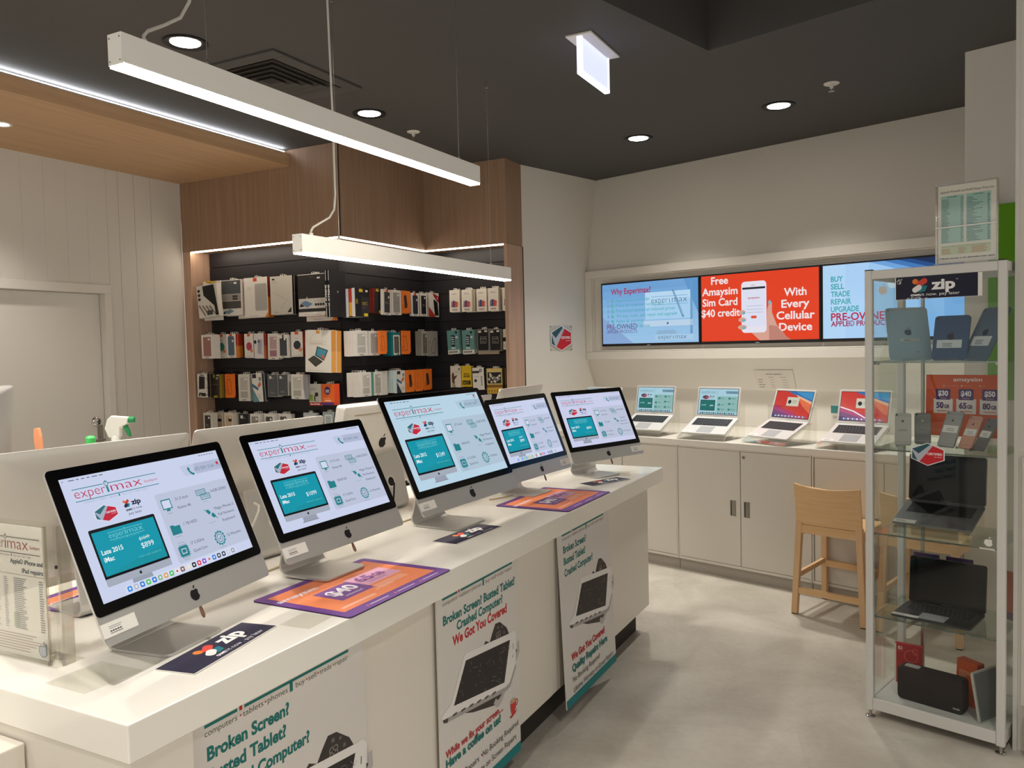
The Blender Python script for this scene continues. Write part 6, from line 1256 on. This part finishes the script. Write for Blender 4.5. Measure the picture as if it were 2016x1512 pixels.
        R(.70 * w, .84 * h, .88 * w, .94 * h, '#1f2226', 2); R(.72 * w, .66 * h, .9 * w, .72 * h, '#dfe2e0', 2); R(.30 * w, .22 * h, .66 * w, .27 * h, '#cfe0de', 2)
        for i in range(5): R((.10 + i * .15) * w, .05 * h, (.19 + i * .15) * w, .12 * h, '#2a2c2e', 2)
    elif kind == 'glass':
        a.frame(0, 0, w, h, .035 * w, '#9a9890', 1); a.frame(.24 * w, .35 * h, .76 * w, .65 * h, .02 * w, '#b9b6ae', 1); a.text(.5 * w, .53 * h, 'GLASS', .06 * h, '#b9b6ae', 2, w=.40 * w, al='C'); dash(.32, .40, .68, .48, 2, '#8f8c86'); R(.08 * w, .84 * h, .34 * w, .94 * h, '#cfccc4', 2); R(.62 * w, .87 * h, .86 * w, .94 * h, '#e3e0d8', 2)
    elif kind == 'split': R(0, .40 * h, w, .60 * h, '#17171a', 1); dash(.1, .1, .5, .3, 4, '#a8a298'); R(.55 * w, .78 * h, .7 * w, .82 * h, '#8a5a4a', 1)
    elif kind == 'hand':
        a.poly([(.16 * w, 0), (.12 * w, .56 * h), (.22 * w, .72 * h), (.34 * w, .64 * h), (.36 * w, .52 * h), (.52 * w, .54 * h), (.66 * w, .60 * h), (.58 * w, .48 * h), (.36 * w, .34 * h), (.44 * w, .1 * h), (.50 * w, 0)], '#5d4132', 1); a.poly([(.16 * w, 0), (.15 * w, .24 * h), (.42 * w, .16 * h), (.50 * w, 0)], '#a89a80', 2); R(.76 * w, .80 * h, .90 * w, .90 * h, '#6a6358', 1); dash(.45, .70, .9, .76, 2, '#8d8678')
    elif kind == 'yellow':
        a.text(.5 * w, .58 * h, 'TEMPERED', .055 * h, '#4a3f10', 2, w=.58 * w, al='C', bold=1); a.text(.5 * w, .46 * h, 'GLASS', .085 * h, '#2e280c', 2, w=.64 * w, al='C', bold=2); R(.08 * w, .10 * h, .90 * w, .30 * h, '#3a3310', 1)
        a.text(.26 * w, .15 * h, '9H', .08 * h, '#d9b92e', 3, w=.22 * w, al='C', bold=1); R(.62 * w, .12 * h, .65 * w, .28 * h, '#d9b92e', 2); R(.44 * w, .12 * h, .47 * w, .28 * h, '#d9b92e', 2); dash(.1, .03, .8, .06, 1, '#b89a20')
    elif kind == 'info':
        R(0, .76 * h, .60 * w, .86 * h, '#2b2a2c', 1); a.ring(.72 * w, .88 * h, .12 * w, .075 * h, .5, '#2b2a2c', 2); a.text(.14 * w, .58 * h, 'CLEAR', .04 * h, '#5a5750', 2, w=.42 * w); a.ell(.24 * w, .42 * h, .12 * w, .07 * h, '#26262a', 1)
        for i in range(5): a.ell(.78 * w, (.58 - i * .09) * h, .06 * w, .03 * h, '#33323a', 1, 10)
    elif kind == 'gold':
        R(0, .36 * h, w, .98 * h, '#cdb878', 1); R(.06 * w, .40 * h, .94 * w, .84 * h, '#23211d', 2); rnd = random.Random(21); R(0, .24 * h, w, .35 * h, '#7d5a22', 1); R(.02 * w, .01 * h, .98 * w, .22 * h, '#c9a23a', 1)
        for i in range(18): a.ell((.14 + .70 * rnd.random()) * w, (.45 + .34 * rnd.random()) * h, .07 * w, .05 * h, ('#dedad0', '#8f8b82', '#c9c4b8')[i % 3], 3, 9)
        for i in range(5): R((.08 + i * .18) * w, .04 * h, (.16 + i * .18) * w, .16 * h, '#8a6a1e', 2)
ORD = ['first', 'second', 'third', 'fourth', 'fifth', 'sixth', 'seventh', 'eighth', 'ninth', 'tenth', 'eleventh', 'twelfth', 'thirteenth', 'fourteenth']
ROWN = ['top', 'second', 'third', 'bottom']
PANN = {'L': 'left', 'M': 'middle', 'R': 'right'}
NAMEK = {'folio': 'tablet_case_box', 'window_tablet': 'tablet_case_box', 'sketch': 'tablet_case_box', 'bigfolio': 'tablet_case_box', 'keyboard': 'keyboard_case_box', 'memory': 'memory_card_pack', 'sim30': 'sim_card_pack', 'three': 'screen_protector_box', 'tealphone': 'screen_protector_box', 'glass': 'screen_protector_box', 'yellow': 'screen_protector_box', 'info': 'screen_protector_box', 'gold': 'screen_protector_box', 'hand': 'screen_protector_box', 'split': 'screen_protector_box', 'striped': 'phone_pouch'}
seen_row = {}
def pack_mesh(w, h, t, kind, p, sink):
    """box with print on the front; local origin at the middle of the bottom of the FRONT face, front faces -Y"""
    p.setdefault('b', 'd9d5cc'); m = MB(); b = 'ink#' + p['b']; s = 'ink#' + p.get('s', p['b'])
    x0, x1 = -w / 2, w / 2
    m.face([(x0, 0, 0), (x1, 0, 0), (x1, 0, h), (x0, 0, h)], b); m.face([(x1, t, 0), (x0, t, 0), (x0, t, h), (x1, t, h)], b)
    m.face([(x0, 0, h), (x1, 0, h), (x1, t, h), (x0, t, h)], b); m.face([(x0, t, 0), (x1, t, 0), (x1, 0, 0), (x0, 0, 0)], s)
    if p.get('s2'):
        s2 = 'ink#' + p['s2']; hm = h * .5
        for x, q in ((x1, 1), (x0, -1)):
            for za, zb, mt in ((0, hm, s2), (hm, h, s)):
                f = [(x, 0, za), (x, t, za), (x, t, zb), (x, 0, zb)]; m.face(f if q > 0 else f[::-1], mt)
    else: m.face([(x1, 0, 0), (x1, t, 0), (x1, t, h), (x1, 0, h)], s); m.face([(x0, t, 0), (x0, 0, 0), (x0, 0, h), (x0, t, h)], s)
    # fine seams on the sides
    for x, d in ((x1, .0002), (x0, -.0002)): m.face([(x + d, t * .46, h * .52), (x + d, t * .54, h * .52), (x + d, t * .54, h * .56), (x + d, t * .46, h * .56)], 'ink#8f8b84')
    pk_art(kind, Art(m, (x0, -.0001, 0), (1, 0, 0), (0, 0, 1), .0003, 'ink'), w, h, p)
    return m
for (pn, row, u, z, w, h, n, th, kind, p, fd, sd, roll, off) in PACKS:
    k = seen_row.get((pn, row), 0); seen_row[(pn, row)] = k + 1
    where = '%s hook, %s row, %s slats' % (ORD[k], ROWN[row], PANN[pn])
    rz = PI / 2 if pn == 'M' else 0.0
    def pos(d):   # d = distance of the pack's front face from the panel
        return (u, 4.573 - d, z) if pn == 'L' else (u, 5.650 - d, z) if pn == 'R' else (-3.752 + d, u, z)
    nm = NAMEK.get(kind, 'phone_case_box')
    grp = 'packs on %s' % where
    root = pack_mesh(w, h, th, kind, p, off).build(nm)
    root.location = pos(off); root.rotation_euler = (0, math.radians(roll), rz); tag(root, '%s, front of %s' % (fd, where), 'package', grp)
    m = MB(); tw = min(.026, w * .26); b = 'ink#e6e3dc' if kind not in ('otter', 'otter2', 'olive', 'outline', 'dark_on') else 'ink#3a3836'
    x = 0; y = th * .5
    m.box(-tw / 2, tw / 2, y - .0006, y + .0006, h, h + .004, b); m.box(-tw / 2, -tw / 2 + .006, y - .0006, y + .0006, h + .004, h + .012, b); m.box(tw / 2 - .006, tw / 2, y - .0006, y + .0006, h + .004, h + .012, b); m.box(-tw / 2, tw / 2, y - .0006, y + .0006, h + .012, h + .015, b)
    m.build('hang_tab', root)
    for i in range(1, n):
        if kind == 'otter' and i == 1: continue
        d = off - i * th * 1.06
        if d < th + .004: break
        dz = random.uniform(-.004, .003); du = random.uniform(-.0035, .0035)
        q = pos(d); q = (q[0] + (du if pn != 'M' else 0), q[1] + (du if pn == 'M' else 0), q[2] + dz)
        dup(root, q, rz, '%s, %s back on %s' % (sd or fd, ORD[i], where), grp)
    # the hook itself
    m = MB(); a_ = {'L': (u, 4.573), 'R': (u, 5.650), 'M': (-3.752, u)}[pn]
    t = thing('display_hook', 'thin black wire hook, %s' % where, 'hook', (a_[0], a_[1], z + h + .008), rz, 'wire hooks on the slat panels')
    L = off + .012
    m.tube([(0, .004, 0), (0, -.01, .0), (0, -L * .8, .0), (0, -L, .010)], .0021, 'black_plastic', 6); m.build('wire', t)
    m = MB(); m.box(-.016, .016, -.004, .004, -.020, .012, 'black_plastic'); m.build('bracket', t)
# odd packs wedged among the stacks
def odd(name, label, loc, rz, w, h, t_, col, kind=None, p=None, roll=0):
    m = pack_mesh(w, h, t_, kind or 'plain', dict(p or {}, b=col), 0); o = m.build(name); o.location = loc; o.rotation_euler = (0, math.radians(roll), rz); tag(o, label, 'package'); return o
odd('phone_pouch', 'yellow edged pouch sticking up behind the striped pouch at the top left', (-4.905, 4.43, 1.835), 0, .10, .24, .012, 'c9a838', roll=6)
odd('tablet_case_box', 'white box with an orange corner hanging behind the striped pouch', (-4.90, 4.46, 1.775), 0, .185, .30, .02, 'ddd9d1')
odd('tablet_case_box', 'white tablet box hanging low behind the charcoal cover and grey window box', (-4.60, 4.525, 1.78), 0, .20, .27, .02, 'd9d4cb')
odd('tablet_case_box', 'large white box with an orange corner behind the black tablet cover', (-3.885, 4.515, 1.735), 0, .265, .335, .024, 'e2ded6', 'window_tablet', {'s': 'b03a22', 's2': 'e0862e'})
for i, x in enumerate((-3.712, -3.690)):
    o = odd('tablet_case_box', ('black edged box with white upright lettering hanging at the outer corner, left one', 'black edged box with white upright lettering hanging at the outer corner, right one')[i], (x, 4.375 + .004 * i, 1.755), 0, .018, .325, .17, '17171a')
    m = MB(); a = Art(m, (-.009, -.0004, 0), (1, 0, 0), (0, 0, 1), .0003, 'ink')
    a.text(.0145, .105, 'XTREME', .0125, '#e6e3dd', 1, w=.115, bold=2, rot=PI / 2); a.text(.009, .075, 'X', .020, '#e6e3dd', 1, w=.016, al='C', bold=2); a.rect(.007, .25, .012, .32, '#d9d6d0', 1); a.rect(.007, .0, .012, .07, '#d9d6d0', 1); m.build('side_print', o)
odd('phone_case_box', 'white box wedged behind the pale grey window box, third row, middle slats', (-3.66, 4.93, 1.18), PI / 2, .10, .18, .02, 'cfcbc2')
odd('phone_case_box', 'red and cream pack hanging low behind the black glass packs', (-3.13, 5.61, 1.465), 0, .19, .20, .012, 'b8a894')
odd('phone_case_box', 'dark pack hanging low behind the black boxes, top row, middle slats', (-3.70, 4.80, 1.73), PI / 2, .16, .20, .016, '2a2a2c')
odd('phone_case_box', 'box with a red to yellow side, right behind the first black box, top row', (-3.752 + .152 - .0275, 4.627, 1.762), PI / 2, .159, .192, .026, 'e0dcd4', None, {'s': 'b8382a', 's2': 'd9a23a'})
